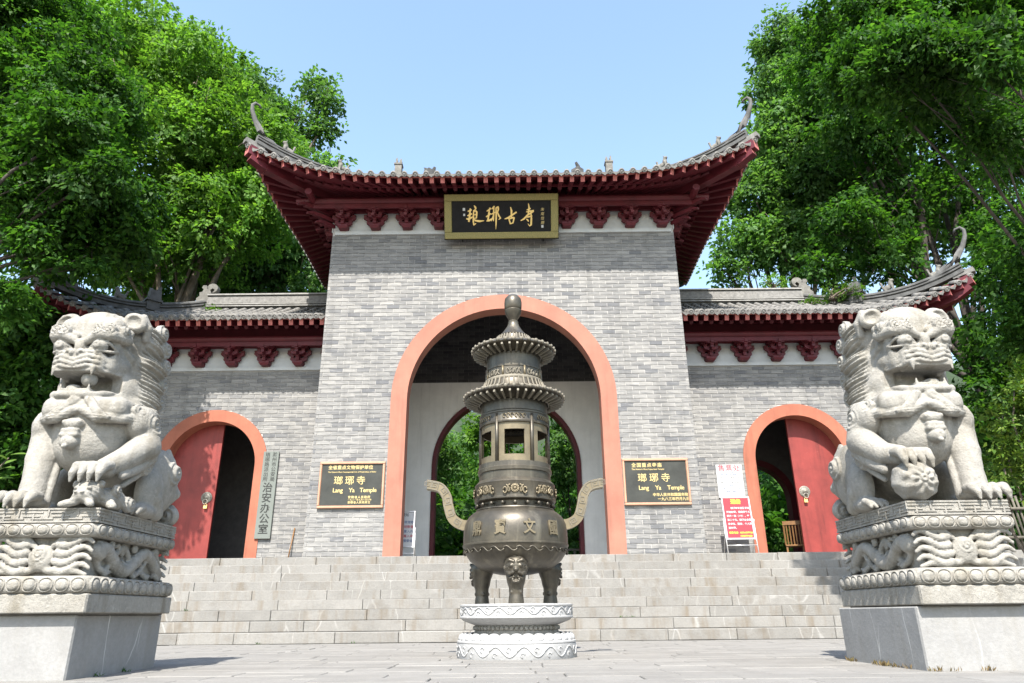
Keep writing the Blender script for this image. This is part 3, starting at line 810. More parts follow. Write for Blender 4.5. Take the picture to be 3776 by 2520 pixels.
    for x in xt:
        tm = 1 if x <= xs else (X0-x)/dS; course(lambda t, x=x: DF(x, t), tm, dF*1.12)
    for x in [xa+sp*(i+.5) for i in range(n_)]:
        P0, P1 = DF(x, 0), DF(x+.02, 0); xv = (P1-P0).normalized()
        obj('drip_tile', DRIP, roof, Matrix.Translation(P0-Vector((0, .02, .0))) @ (Matrix.Rotation(math.atan2(P1.z-P0.z, abs(P1.x-P0.x))*(-1 if sgn > 0 else 1), 4, 'Y')))
    yv0 = Y0+.15
    while yv0 < Yr+dF*.85:
        tm = 1-abs(Yr-yv0)/dF; course(lambda t, yy=yv0: DS(yy, t), max(tm, .03), dS*1.12); yv0 += sp
    if rows.V: tag(rows.build('tile_rows', 'tile_grey', roof, True), kind='stuff')
    # hip ridge, horn, beasts
    hp = [DF(X0-t*dS, t)+Vector((0, 0, .05+.16*(1-t)**5)) for t in [1-.97*i/20 for i in range(21)]]
    prof = [(-.11, -.05), (-.11, .05), (-.06, .055), (-.06, .095), (-.11, .10), (-.11, .14), (-.06, .145), (-.06, .185), (-.09, .19), (-.085, .235), (-.04, .27), (.04, .27), (.085, .235), (.09, .19), (.06, .185), (.06, .145), (.11, .14), (.11, .10), (.06, .095), (.06, .055), (.11, .05), (.11, -.05)]
    m = MB(); m.sweep(hp, prof, scale=[.9]*21); hip = m.build('hip_ridge', 'ridge_grey', T)
    e = hp[-1]; d = (hp[-1]-hp[-4]); d.z = 0; d.normalize()
    hs = horn
    hpts = [e+d*a*hs+Vector((0, 0, b*hs)) for a, b in ((-1.0, -.22), (-.66, -.02), (-.34, .18), (-.06, .38), (.10, .60), (.19, .82), (.20, .98), (.13, 1.07), (.03, 1.06), (-.01, .99))]
    hr = [.085, .10, .09, .07, .052, .041, .034, .029, .025, .022]
    m = MB(); upv = []
    for i in range(len(hpts)):
        dd = (hpts[min(i+1, 9)]-hpts[max(i-1, 0)]).normalized(); upv.append(dd.cross(Vector((d.y, -d.x, 0))).normalized()*1.0)
    m.sweep(hpts, [(-.8, -1), (.8, -1), (.8, .2), (.35, 1), (-.35, 1), (-.8, .2)], ups=[Vector((-d.x*.5, -d.y*.5, 1)) if i < 3 else upv[i]*(1 if upv[i].z > -2 else -1) for i in range(10)], scale=hr)
    m.build('horn', 'ridge_grey', hip, True)
    m = MB(); c0 = DF(X0, 0); m.beam(c0+Vector((0, 0, .06))-d*.4, c0+d*.06+Vector((0, 0, .12)), .16, .12); m.build('corner_tile', 'tile_grey', hip)
    for t in (.16, .42):
        q = DF(X0-t*dS, t); ang = math.atan2(-d.x, d.y)+math.pi
        obj('beast', BEAST, hip, Matrix.Translation(q+Vector((0, 0, .24))) @ Matrix.Rotation(ang, 4, 'Z'))
    q = DF(X0-.62*dS, .62) if tiles_all else DF(X0-.95*dS, .95); m = MB()
    m.box(-.13, .13, -.16, .16, .05, .30); m.box(-.17, .17, -.2, .2, .30, .36); m.box(-.12, .12, -.15, .12, .36, .62); m.prism([(-.1, .62), (-.12, .74), (-.02, .68), (.1, .62)], -.14, -.06); m.prism([(.1, .62), (.15, .76), (.02, .68), (-.0, .62)], .02, .1)
    m.build('hip_finial', 'ridge_grey', hip, False, Matrix.Translation(q) @ Matrix.Rotation(math.atan2(-d.x, d.y), 4, 'Z'))
    # corner beams under the hip
    m = MB(); c0 = DF(X0, 0)+Vector((0, 0, -.10)); w0 = Vector((sgn*(Xw-.1), Yw+.1, Z0+H((Yw-Y0)/dF)-.28)); dd = c0-w0
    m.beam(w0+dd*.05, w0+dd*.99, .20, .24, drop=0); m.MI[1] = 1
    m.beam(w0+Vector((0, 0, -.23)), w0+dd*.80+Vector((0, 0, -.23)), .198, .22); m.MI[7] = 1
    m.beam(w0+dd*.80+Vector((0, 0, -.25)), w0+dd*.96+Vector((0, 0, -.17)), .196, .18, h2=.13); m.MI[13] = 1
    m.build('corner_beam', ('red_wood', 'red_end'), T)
    # ridge
    zr = Z0+H(1); m = MB(); x0_, x1_ = sorted((sgn*xa, sgn*ridge_x))
    rh = ridge_h
    m.box(x0_, x1_, Yr-.09, Yr+.09, zr-.12, zr+rh*.9)
    m.cur = 1
    m.box(x0_, x1_, Yr-.16, Yr+.16, zr+rh*.10, zr+rh*.16); m.box(x0_, x1_, Yr-.15, Yr+.15, zr+rh*.24, zr+rh*.30); m.cur = 2
    m.box(x0_+.001, x1_-.001, Yr-.105, Yr+.105, zr+rh*.36, zr+rh*.80); m.cur = 1
    m.box(x0_, x1_, Yr-.14, Yr+.14, zr+rh*.86, zr+rh*.93); m.box(x0_, x1_, Yr-.09, Yr+.09, zr+rh*.93, zr+rh)
    rg = m.build('ridge', ('ridge_grey', 'ridge_light', 'tile_end_grey'), T)
    m = MB()
    if tiles_all: m.prism(scroll_outline(.62), -.09, .09)
    else:
        m.box(-.10, .10, -.10, .10, 0, .66); m.box(-.12, .12, -.12, .12, .66, .71)
        m.prism([(-.08, .71), (-.09, .88), (-.05, .95), (-.03, .86), (-.04, .71)], -.04, .04); m.prism([(.02, .71), (.03, .84), (.07, .92), (.10, .80), (.06, .71)], -.04, .04)
    o_ = m.build('ridge_ornament', 'ornament_grey', rg, False, Matrix.Translation((sgn*(ridge_x+.02), Yr, zr+rh*.3)) @ (Matrix.Scale(-1, 4, (1, 0, 0)) if sgn > 0 else Matrix.Identity(4)))
    return roof

# ---- central hall
Dc, Wc, ZC = 15.28, 4.18, 9.086
hall = empty('gate_hall', (0, Dc+2.2, TZ), 'tall central grey brick gate hall with big arch under the red upturned roof', 'gate hall')
m = MB(); wall_with_arch(m, -Wc+.005, Wc-.005, TZ, 10.5, 0, 2.30, 4.92, Dc+.002, Dc+.34)
wall = m.build('wall', 'mortar', hall)
brick_wall(wall, -Wc, Wc, ZC, Dc, 0, 2.525, 4.92)
m = MB(); arch_ring(m, 0, 2.17, 2.53, 4.92, TZ, Dc-.03, Dc+.36); m.build('arch_surround', 'arch_plaster', hall)
m = MB()
for s_ in (-1, 1):
    a, b = sorted((s_*Wc, s_*(Wc-.34))); m.box(a, b, Dc+.345, 19.85, TZ, 10.5)
m.build('side_wall', 'brick_grey', hall)
m = MB(); m.cur = 0; wall_with_arch(m, -3.835, 3.835, TZ, 6.64, 0, 1.98, 4.22, 19.5, 19.84)
m.build('inner_wall', 'white_plaster', hall)
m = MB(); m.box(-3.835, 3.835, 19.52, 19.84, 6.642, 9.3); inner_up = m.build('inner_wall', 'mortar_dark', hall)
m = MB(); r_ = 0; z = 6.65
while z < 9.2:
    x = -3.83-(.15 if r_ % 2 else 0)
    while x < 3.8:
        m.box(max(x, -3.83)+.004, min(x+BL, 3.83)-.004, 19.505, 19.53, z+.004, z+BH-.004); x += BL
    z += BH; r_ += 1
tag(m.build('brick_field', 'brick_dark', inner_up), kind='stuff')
m = MB(); arch_ring(m, 0, 1.95, 2.06, 4.22, TZ, 19.46, 19.87); m.build('inner_arch_trim', 'red_wood', hall)
m = MB(); m.box(-3.83, 3.83, Dc+.345, 19.5, 9.3, 9.4); m.build('ceiling', 'red_wood', hall)
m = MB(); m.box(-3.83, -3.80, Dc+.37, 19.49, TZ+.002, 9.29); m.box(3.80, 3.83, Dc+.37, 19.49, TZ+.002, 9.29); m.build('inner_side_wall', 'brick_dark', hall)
m = MB(); m.box(-4.11, 4.11, Dc-.06, Dc+.05, ZC+.004, ZC+.10); m.build('cornice', 'frieze_white', hall)
m = MB(); m.box(-4.05, 4.05, Dc-.02, Dc, ZC+.10, 9.78); m.build('frieze', 'frieze_white', hall)
m = MB(); m.box(-4.12, 4.12, Dc-.05, Dc-.001, 9.78, 10.5); m.build('frieze_board', 'red_wood', hall)
for k in range(-5, 6):
    obj('bracket', BRACKET, hall, Matrix.Translation((k*.78, Dc-.02, ZC+.104)))
m = MB(); m.tube([(-5.0, Dc-.43, 9.80), (5.0, Dc-.43, 9.80)], .085, 10); m.box(-4.7, 4.7, Dc-.46, Dc-.40, 9.60, 9.71)
m.box(-4.4, 4.4, Dc-.13, Dc-.07, 9.66, 9.76); m.build('purlin', 'red_wood', hall)
for s_ in (-1, 1):
    m = MB(); m.tube([(s_*(Wc+.42), Dc-.9, 9.80), (s_*(Wc+.42), 20.6, 9.80)], .085, 10); m.build('purlin', 'red_wood', hall)
    for k in range(6):
        o_ = obj('bracket', BRACKET, hall, Matrix.Translation((s_*(Wc), Dc+.25+k*.78, ZC+.104)) @ Matrix.Rotation(s_*math.pi/2, 4, 'Z'))
    # corner bracket arms reaching out along the diagonal
    m = MB(); c_ = Vector((s_*(Wc-.02), Dc+.02, ZC+.11)); d_ = Vector((s_*.707, -.707, 0))
    for (l_, z_) in ((.35, .10), (.60, .25), (.85, .40)):
        m.beam(c_+Vector((0, 0, z_+.05)), c_+d_*l_+Vector((0, 0, z_+.05)), .09, .095)
        m.beam(c_+d_*l_+Vector((0, 0, z_+.06)), c_+d_*(l_+.16)+Vector((0, 0, z_+.0)), .085, .08, h2=.03)
    m.build('corner_bracket', 'red_wood', hall)
    m = MB(); m.box(*sorted((s_*(Wc-.001), s_*(Wc+.02))), Dc-.02, 19.85, ZC+.1, 9.78); m.build('frieze', 'frieze_white', hall)
for s_ in (-1, 1):
    build_roof(hall, s_, 0, 5.54, 13.92, 3.58, 3.58, 9.90, .40, .15, .62, 3.0, .33, Wc, Dc, .25, 3.05, .42, False, 21, 1.0)

# ---- side wings
Dw, ZW = 16.6, 6.06
def wing(s_, label):
    W = empty('gate_wing', (s_*7, Dw+1.4, TZ), label, 'gate wing', 'side wings of the temple gate')
    xi, xo, cx = 4.19, 9.75, s_*6.96
    x0, x1 = sorted((s_*xi, s_*xo))
    m = MB(); wall_with_arch(m, x0, x1, TZ, 7.4, cx, 1.20, 3.72, Dw+.002, Dw+.30, 24); wl = m.build('wall', 'mortar', W)
    brick_wall(wl, x0, x1, ZW, Dw, cx, 1.345, 3.72)
    m = MB(); arch_ring(m, cx, 1.07, 1.35, 3.72, TZ, Dw-.03, Dw+.32, 36); m.build('arch_surround', 'arch_orange', W)
    a, b = sorted((s_*xo, s_*(xo-.3)))
    m = MB(); m.box(a, b, Dw+.303, 19.7, TZ, 7.4); m.build('side_wall', 'brick_grey', W)
    m = MB()
    if s_ > 0: wall_with_arch(m, x0, x1-.3, TZ, 7.4, 6.72, .95, 3.2, 19.4, 19.7, 24)
    else: m.box(x0+.3, x1, 19.4, 19.7, TZ, 7.4)
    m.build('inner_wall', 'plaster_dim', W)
    if s_ > 0:
        m = MB(); arch_ring(m, 6.72, .93, 1.1, 3.2, TZ, 19.37, 19.72, 24); m.build('inner_arch_trim', 'red_wood', W)
    m = MB(); m.box(x0+.01, x1-.31, Dw+.33, 19.39, 5.6, 5.7); m.build('ceiling', 'red_wood', W)
    m = MB(); m.box(*sorted((s_*(xi+.02), s_*(xo+.02))), Dw-.055, Dw+.05, ZW+.004, ZW+.085); m.build('cornice', 'frieze_white', W)
    m = MB(); m.box(*sorted((s_*(xi+.02), s_*xo)), Dw-.02, Dw, ZW+.085, 6.72); m.build('frieze', 'frieze_white', W)
    m = MB(); m.box(*sorted((s_*(xi+.02), s_*xo)), Dw-.05, Dw-.001, 6.72, 7.4); m.build('frieze_board', 'red_wood', W)
    for k in range(7): obj('bracket', BRACKET, W, Matrix.Translation((s_*(4.25+.823*k), Dw-.02, ZW+.09)))
    m = MB(); xa_, xb_ = s_*(xi+.02), s_*(xo+.5)
    m.tube([(xa_, Dw-.43, 6.74), (xb_, Dw-.43, 6.74)], .075, 10); m.box(*sorted((xa_, xb_)), Dw-.46, Dw-.40, 6.56, 6.66); m.box(*sorted((xa_, xb_)), Dw-.13, Dw-.07, 6.63, 6.71)
    m.build('purlin', 'red_wood', W)
    build_roof(W, s_, xi+.01, 10.87, 15.48, 2.6, 2.52, 7.03, .40, .12, .78, 2.4, .28, xo, Dw, .245, 8.25, .46, True, 20, 1.05)
    # doors: one leaf shut, one swung inwards
    oc = 1 if s_ > 0 else -1                  # side of the shut leaf (outer side)
    m = MB(); n = 20; o = [(cx-.09*oc, TZ+.02)]
    pts = [(cx+oc*1.20*math.cos(a), 3.72+1.20*math.sin(a)) for a in [math.pi/2*1.06*(1-i/n) for i in range(n+1)]]
    pts = [p for p in pts if (p[0]-cx)*oc > -.088]
    o += [(cx-.09*oc, pts[0][1])]+pts+[(cx+oc*1.20, TZ+.02)]
    m.prism(o if oc > 0 else o[::-1], Dw+.325, Dw+.385); d1 = m.build('door', 'door_red', W)
    kn = (cx+.10*oc, Dw+.325, 3.03)
    def knocker(par, M_):
        k_ = MB(); k_.lathe([(0, 0), (.125, 0), (.13, .012), (.118, .02), (.09, .018), (.075, .03), (.05, .045), (.035, .07), (0, .08)], 24)
        for i in range(14):
            a = 2*math.pi*i/14; k_.ellip((.105*math.cos(a), .105*math.sin(a), .02), (.012, .012, .01), 6, 4)
        kk = autosmooth(k_.build('knocker', 'brass_pale', par, mw=M_), 60)
        k_ = MB(); k_.tube([(.055*math.sin(a), -.05-.055*(1-math.cos(a)), .06) for a in [2*math.pi*i/16 for i in range(17)]], .010, 6); k_.build('ring', 'eye_dark', par, True, M_)
    knocker(d1, Matrix.Translation(kn) @ Matrix.Rotation(math.pi/2, 4, 'X'))
    # padlock
    m = MB(); lx, lz = kn[0]-.02*oc, kn[2]-.22; m.box(lx-.04, lx+.04, Dw+.26, Dw+.29, lz-.04, lz+.025); m.tube([(lx+.03*math.cos(a), Dw+.275, lz+.02+.06*math.sin(a)) for a in [math.pi*i/8 for i in range(9)]], .007, 6); m.build('padlock', 'gold', d1)
    # open leaf swung inside along the jamb
    m = MB(); o2 = [(0, TZ+.02), (0, 4.9)]+[(1.10*math.sin(math.pi/2*i/12), 3.72+1.2*math.cos(math.pi/2*i/12)) for i in range(1, 13)]+[(1.10, TZ+.02)]
    hx_, hy_ = cx-oc*1.12, Dw+.36
    m.prism([(1.12-a, z) for a, z in o2], 0, .06)
    ang = (math.pi/2-.12) if oc > 0 else (math.pi/2+.10)
    d2 = m.build('door', 'door_red', W, mw=Matrix.Translation((hx_, hy_, 0)) @ Matrix.Rotation(ang, 4, 'Z'))
    if s_ > 0:
        knocker(d2, Matrix.Translation((.98, 0, 3.03)) @ Matrix.Rotation(math.pi/2, 4, 'X'))
    return W
wing(-1, 'left side wing of grey brick, its red door half shut, overhung by leafy branches')
wing(1, 'right side wing of grey brick with weeds on its ridge and red door half open')

# ================================================================== STONE LIONS ON PEDESTALS
def lion_body(ball):
    """local: x towards the middle of the steps, y back, z up from the slab"""
    s = SDF((-.52, -.16, -.01), (.52, 1.32, 1.78), .0088)
    E = lambda c, r, k=.04, rot=None, sub=False: s.ell(c, r, k, rot, sub)
    from mathutils import Euler
    # trunk
    E((0, .72, .60), (.27, .30, .48), .05); E((0, .95, .30), (.30, .24, .30), .06)
    E((0, .36, .66), (.30, .25, .30), .06); E((.0, .36, .50), (.25, .25, .21), .06)
    E((0, .50, .98), (.27, .25, .28), .06)
    # haunches and hind legs
    for sx in (-1, 1):
        E((sx*.31, .86, .33), (.11, .27, .27), .014); E((sx*.34, .68, .22), (.09, .15, .2), .010)
        s.chain([(sx*.36, .70, .16, .085), (sx*.36, .78, .06, .07)], .01)
        E((sx*.35, .60, .055), (.085, .17, .06), .02)
        for i in range(4):
            xx = sx*.35+(i-1.5)*.042; s.chain([(xx, .50, .07, .026), (xx, .44, .045, .026), (xx, .41, .015, .014)], .008)
        s.curl((sx*.40, .90, .40), .10, 0, amp=.008)
        for (yy, z0_, z1_) in ((1.00, .26, .46), (1.08, .18, .36), (.90, .42, .60)):
            s.chain([(sx*.30, yy, z0_, .035), (sx*.34, yy+.05, (z0_+z1_)/2, .045), (sx*.33, yy+.02, z1_, .022)], .012)
    # tail
    E((0, 1.13, .18), (.20, .10, .18), .03); s.curl((.30, 1.16, .09), .095, 1, amp=.008); s.curl((-.30, 1.16, .09), .095, 1, amp=.008); s.curl((.22, 1.17, .24), .085, 1, amp=.008)
    s.chain([(0, 1.12, .2, .06), (.02, 1.14, .5, .06), (0, 1.05, .72, .07), (.0, .98, .85, .045)], .03)
    # straight foreleg on the outer side
    E((-.34, .33, .66), (.105, .16, .15), .010)
    s.chain([(-.32, .32, .60, .125), (-.30, .25, .40, .105), (-.265, .19, .18, .09), (-.255, .17, .08, .10)], .014)
    s.chain([(-.20, .30, .42, .034), (-.175, .23, .2, .034), (-.17, .20, .06, .038)], .004); s.chain([(-.40, .30, .42, .028), (-.37, .22, .2, .026), (-.36, .2, .07, .03)], .004)
    E((-.25, .12, .06), (.125, .13, .065), .02)
    for i in range(4):
        xx = -.365+i*.072; s.chain([(xx, .08, .095, .038), (xx-.004, .02, .092, .040), (xx-.006, -.02, .055, .026), (xx-.008, -.034, .006, .009)], .003)
    # raised foreleg on the inner side
    E((.34, .40, .70), (.11, .17, .15), .010)
    s.chain([(.37, .42, .62, .11), (.41, .41, .52, .10)], .012)
    s.chain([(.40, .37, .51, .112), (.335, .24, .395, .088), (.265, .13, .31+(.05 if ball else 0), .072)], .008)
    s.chain([(.44, .44, .44, .042), (.40, .33, .34, .04), (.355, .22, .265, .034)], .003); s.chain([(.42, .46, .38, .03), (.37, .36, .28, .028), (.34, .27, .2, .02)], .003)
    s.curl((.41, .42, .36), .06, 0, amp=.007)
    dz = .055 if ball else 0
    E((.25, .085, .275+dz), (.115, .105, .066), .012)
    for i in range(4):
        xx = .155+i*.064; s.chain([(xx, .05, .31+dz, .036), (xx, -.025, .29+dz, .037), (xx-.004, -.062, .235+dz, .026), (xx-.008, -.066, .175+dz, .009)], .003)
    # collar, bib, bell
    s.shift((0, .02, -.05))
    s.rbox((0, .33, .83), (.25, .17, .015), .075, .02)
    for sx in (-1, 1):
        s.chain([(sx*.03, .075, .80, .035), (sx*.16, .075, .735, .04), (sx*.30, .17, .75, .038), (sx*.39, .36, .80, .035)], .012)
        for q in range(3): s.chain([(sx*(.03+.02*q), .10-.01*q, .89, .020), (sx*(.12+.025*q), .055, .80-.01*q, .020), (sx*(.17+.03*q), .045+.012*q, .735, .016)], .005)
        s.curl((sx*.345, .26, .83), .055, 0, .008, .5, amp=.005)
    s.groove((-.42, -.02, .68), (.42, .42, .80), lambda x, y, z: .0035*np.cos(2*np.pi*(z+.10*np.abs(x)-.1*y)/.022))
    E((-.02, .085, .69), (.085, .045, .045), .012); E((-.075, .06, .70), (.022, .02, .02), .006); E((.035, .06, .70), (.022, .02, .02), .006)
    s.rbox((-.02, .085, .632), (.05, .035, .004), .016, .004); s.rbox((-.02, .082, .600), (.058, .038, .004), .014, .004)
    E((-.02, .075, .548), (.068, .060, .055), .004); s.cap((-.02, .012, .55), (-.02, .02, .505), .012, .008, 0, True); E((-.02, .02, .505), (.02, .018, .018), .004)
    # ---- head
    s.shift((-.07, .09, .015))
    hx = -.03
    E((hx, .42, 1.38), (.27, .27, .28), .04); s.rbox((hx, .27, 1.33), (.165, .16, .17), .085, .02)
    E((hx, .25, 1.56), (.22, .19, .12), .04); E((hx, .44, 1.15), (.24, .24, .28), .04)
    for sx in (-1, 1):
        E((hx+sx*.165, .02, 1.28), (.115, .07, .062), .012, sub=True)
        # brow: heavy overhanging ridge ending in curls
        s.chain([(hx+sx*.055, -.01, 1.350, .032), (hx+sx*.14, -.03, 1.392, .042), (hx+sx*.22, .01, 1.40, .046), (hx+sx*.275, .14, 1.40, .045)], .008)
        s.chain([(hx+sx*.06, .02, 1.40, .03), (hx+sx*.15, .0, 1.44, .038), (hx+sx*.22, .05, 1.455, .038), (hx+sx*.275, .15, 1.46, .038)], .008)
        s.groove((hx-.34, -.08, 1.31), (hx+.34, .2, 1.45), lambda x, y, z: .0022*np.cos(2*np.pi*(z-.30*np.abs(np.abs(x-hx)-.17))/.019)) if sx > 0 else None
        s.curl((hx+sx*.13, -.02, 1.43), .048, 1, .004, .75, amp=.008); s.curl((hx+sx*.21, .0, 1.445), .050, 1, .004, .75, amp=.008); s.curl((hx+sx*.27, .085, 1.455), .046, 0, .004, .9, amp=.007)
        # eye ball with lids and pupil
        E((hx+sx*.150, .005, 1.305), (.056, .058, .05), .001)
        s.chain([(hx+sx*.075, .0, 1.295, .012), (hx+sx*.15, -.035, 1.350, .013), (hx+sx*.215, .01, 1.33, .012), (hx+sx*.25, .08, 1.285, .012)], .003)
        s.chain([(hx+sx*.075, .0, 1.282, .012), (hx+sx*.155, -.028, 1.258, .013), (hx+sx*.22, .03, 1.265, .012), (hx+sx*.25, .09, 1.28, .012)], .003)
        s.ell((hx+sx*.146, -.049, 1.305), (.030, .010, .030), .001); s.ell((hx+sx*.146, -.063, 1.305), (.015, .014, .015), .002, None, True)
        # cheek and jaw hinge
        E((hx+sx*.205, .23, 1.20), (.075, .13, .085), .02)
        s.chain([(hx+sx*.245, .20, 1.33, .026), (hx+sx*.275, .31, 1.25, .036), (hx+sx*.27, .32, 1.12, .038), (hx+sx*.24, .27, .99, .038)], .015)
        # ears
        E((hx+sx*.275, .20, 1.58), (.105, .055, .085), .015, Euler((0, sx*.55, 0))); s.ell((hx+sx*.29, .145, 1.58), (.066, .045, .055), .008, Euler((0, sx*.55, 0)), True)
        s.chain([(hx+sx*.33, .22, 1.64, .028), (hx+sx*.36, .26, 1.55, .035), (hx+sx*.34, .28, 1.46, .03)], .012)
    E((hx, .0, 1.30), (.042, .05, .075), .02)
    # muzzle
    s.shift((0, .03, .012))
    s.rbox((hx, .11, 1.15), (.16, .115, .03), .042, .012)
    for sx in (-1, 1):
        for (dz, r_, oy) in ((.066, .017, .0), (.030, .019, -.008), (-.008, .019, -.010), (-.045, .018, -.004)):
            s.chain([(hx, -.068+oy, 1.135+dz*.9, r_), (hx+sx*.05, -.074+oy, 1.150+dz, r_), (hx+sx*.10, -.068+oy, 1.168+dz, r_), (hx+sx*.165, -.035+oy, 1.158+dz, r_), (hx+sx*.215, .05, 1.128+dz*.9, r_*.95), (hx+sx*.24, .14, 1.13+dz*.6, r_*.85), (hx+sx*.265, .23, 1.165+dz*.5, r_*.7)], .001)
        E((hx+sx*.042, -.07, 1.222), (.042, .042, .036), .006); s.ell((hx+sx*.055, -.108, 1.208), (.017, .018, .020), .003, None, True)
        s.chain([(hx+sx*.02, -.03, 1.262, .016), (hx+sx*.09, -.025, 1.255, .016), (hx+sx*.17, .02, 1.235, .014)], .006)
        s.chain([(hx+sx*.015, -.02, 1.288, .014), (hx+sx*.06, -.01, 1.285, .012)], .006)
    # lower jaw
    s.shift((0, -.02, .018))
    s.rbox((hx, .15, .875), (.135, .11, .010), .03, .015); E((hx, .12, .845), (.13, .10, .035), .015)
    for sx in (-1, 1):
        s.chain([(hx, .0, .882, .029), (hx+sx*.10, .005, .882, .029), (hx+sx*.165, .055, .892, .030), (hx+sx*.212, .14, .932, .032), (hx+sx*.225, .225, 1.015, .034), (hx+sx*.235, .25, 1.10, .03)], .010)
        s.chain([(hx+sx*.17, .05, .85, .016), (hx+sx*.235, .17, .90, .022), (hx+sx*.26, .27, 1.0, .02)], .010)
    s.rbox((hx, .14, .998), (.15, .21, .056), .022, .008, True)
    for sx in (-1, 1): s.rbox((hx+sx*.195, .12, 1.005), (.055, .06, .046), .02, .008, True)
    # rows of teeth, fangs, tongue
    s.rbox((hx, .04, 1.073), (.155, .085, .012), .004, .002); s.rbox((hx, .085, .922), (.12, .07, .014), .004, .002)
    s.groove((hx-.18, -.07, 1.04), (hx+.18, .05, 1.10), lambda x, y, z: .0045*np.cos(2*np.pi*(x-hx)/.030)+0*z, .02)
    s.groove((hx-.15, -.04, .89), (hx+.15, .1, .955), lambda x, y, z: .0045*np.cos(2*np.pi*(x-hx)/.030)+0*z, .02)
    for sx in (-1, 1):
        s.chain([(hx+sx*.150, -.04, 1.09, .020), (hx+sx*.152, -.05, 1.02, .006)], .003); s.chain([(hx+sx*.11, .02, .92, .016), (hx+sx*.11, .018, .975, .005)], .003)
    E((hx-.03, .16, .945), (.085, .12, .04), .01); E((hx-.03, .07, .955), (.06, .05, .025), .01)
    s.shift((.07, -.12, .005))
    # mane: strands combed back, snail curls where they end
    for (cy, cz, ry, rz_, rx) in ((.54, 1.42, .24, .24, .295), (.59, 1.22, .25, .26, .315), (.59, 1.0, .25, .22, .335), (.54, .88, .23, .13, .35)): E((0, cy, cz), (rx, ry, rz_), .02)
    def strands(x, y, z):
        ph = z-.9*(y-.5)**2+.30*(y-.4)
        return .012*np.cos(2*np.pi*ph/.036)+.018*np.cos(2*np.pi*ph/.15)
    s.groove((-.46, .40, .74), (.46, .90, 1.66), strands)
    for sx in (-1, 1):
        for (yy, zz, r_) in ((.62, 1.57, .075), (.70, 1.45, .085), (.73, 1.30, .09), (.74, 1.14, .09), (.73, .98, .09), (.69, .84, .08)):
            s.curl((sx*.245, yy, zz), r_, 0, .012, .62, amp=.008)
    for (xx, zz) in ((-.12, 1.45), (.12, 1.45), (0, 1.3), (-.17, 1.18), (.17, 1.18), (0, 1.05), (-.17, .92), (.17, .92)): s.curl((xx, .80, zz), .085, 1, .015, .6, amp=.007)
    s.groove((hx-.28, .12, 1.50), (hx+.16, .6, 1.70), lambda x, y, z: .003*np.cos(2*np.pi*(np.abs(x-hx)+.35*y)/.055)+0*z)
    s.curl((.42, .40, .70), .085, 0, .006, .5, amp=.006); s.curl((-.42, .33, .68), .08, 0, .006, .5, amp=.006)
    for q in range(3): s.chain([(.40-.02*q, .52+.05*q, .62, .016), (.40-.02*q, .56+.05*q, .50, .018), (.36-.02*q, .60+.05*q, .38, .012)], .003)
    # chisel unevenness
    s.groove((-.5, -.1, 0), (.5, 1.3, 1.75), lambda x, y, z: .0016*np.sin(23*x+3*np.sin(9*z))*np.sin(19*y+2*np.sin(13*x))*np.sin(21*z))
    s.F[:, :, 0] = .05
    return s.mesh()
def cub_mesh():
    s = SDF((.06, -.14, -.005), (.50, .42, .26), .0075)
    s.ell((.24, .03, .115), (.095, .09, .085), .02); s.ell((.30, .20, .085), (.10, .15, .085), .03); s.ell((.24, -.045, .085), (.06, .04, .04), .015)
    s.cap((.20, -.04, .04), (.12, -.06, .015), .03, .025); s.cap((.29, -.03, .04), (.33, -.07, .015), .03, .025); s.cap((.36, .10, .05), (.42, .05, .015), .035, .028)
    for sx in (-1, 1):
        s.ell((.24+sx*.045, -.045, .135), (.018, .016, .015), .003); s.ell((.24+sx*.09, .02, .17), (.025, .02, .03), .01)
        s.ell((.24+sx*.022, -.085, .10), (.016, .012, .01), .004)
    s.cap((.20, -.09, .075), (.28, -.09, .075), .008, .008, .003, True)
    s.curl((.40, .30, .06), .06, 0, amp=.006); s.curl((.38, .14, .14), .045, 0, amp=.006)
    s.groove((.1, -.1, .0), (.46, .36, .22), lambda x, y, z: .003*np.cos(2*np.pi*(z+.5*y)/.03)+0*x)
    s.F[:, :, 0] = .05
    V, F = s.mesh(); return V, F
def ball_mesh():
    s = SDF((.05, -.16, -.005), (.45, .24, .33), .0075); c = (.25, .04, .148); s.ell(c, (.152, .145, .148), .01)
    def fn(x, y, z):
        u, v, w = x-c[0], y-c[1], z-c[2]; a = np.arctan2(w, u); rho = np.sqrt(u*u+w*w)
        return np.where(rho < .036, .008*np.cos(rho*170), .010*np.cos(8*a+10*rho)*np.cos(2*np.pi*rho/.11))+0*v
    s.groove((.04, -.18, -.03), (.46, .26, .34), fn); s.F[:, :, 0] = .05
    return s.mesh()
def mirror(V, F, sg):
    V = V.copy()
    if sg < 0: V[:, 0] *= -1; F = F[:, ::-1]
    return V, F
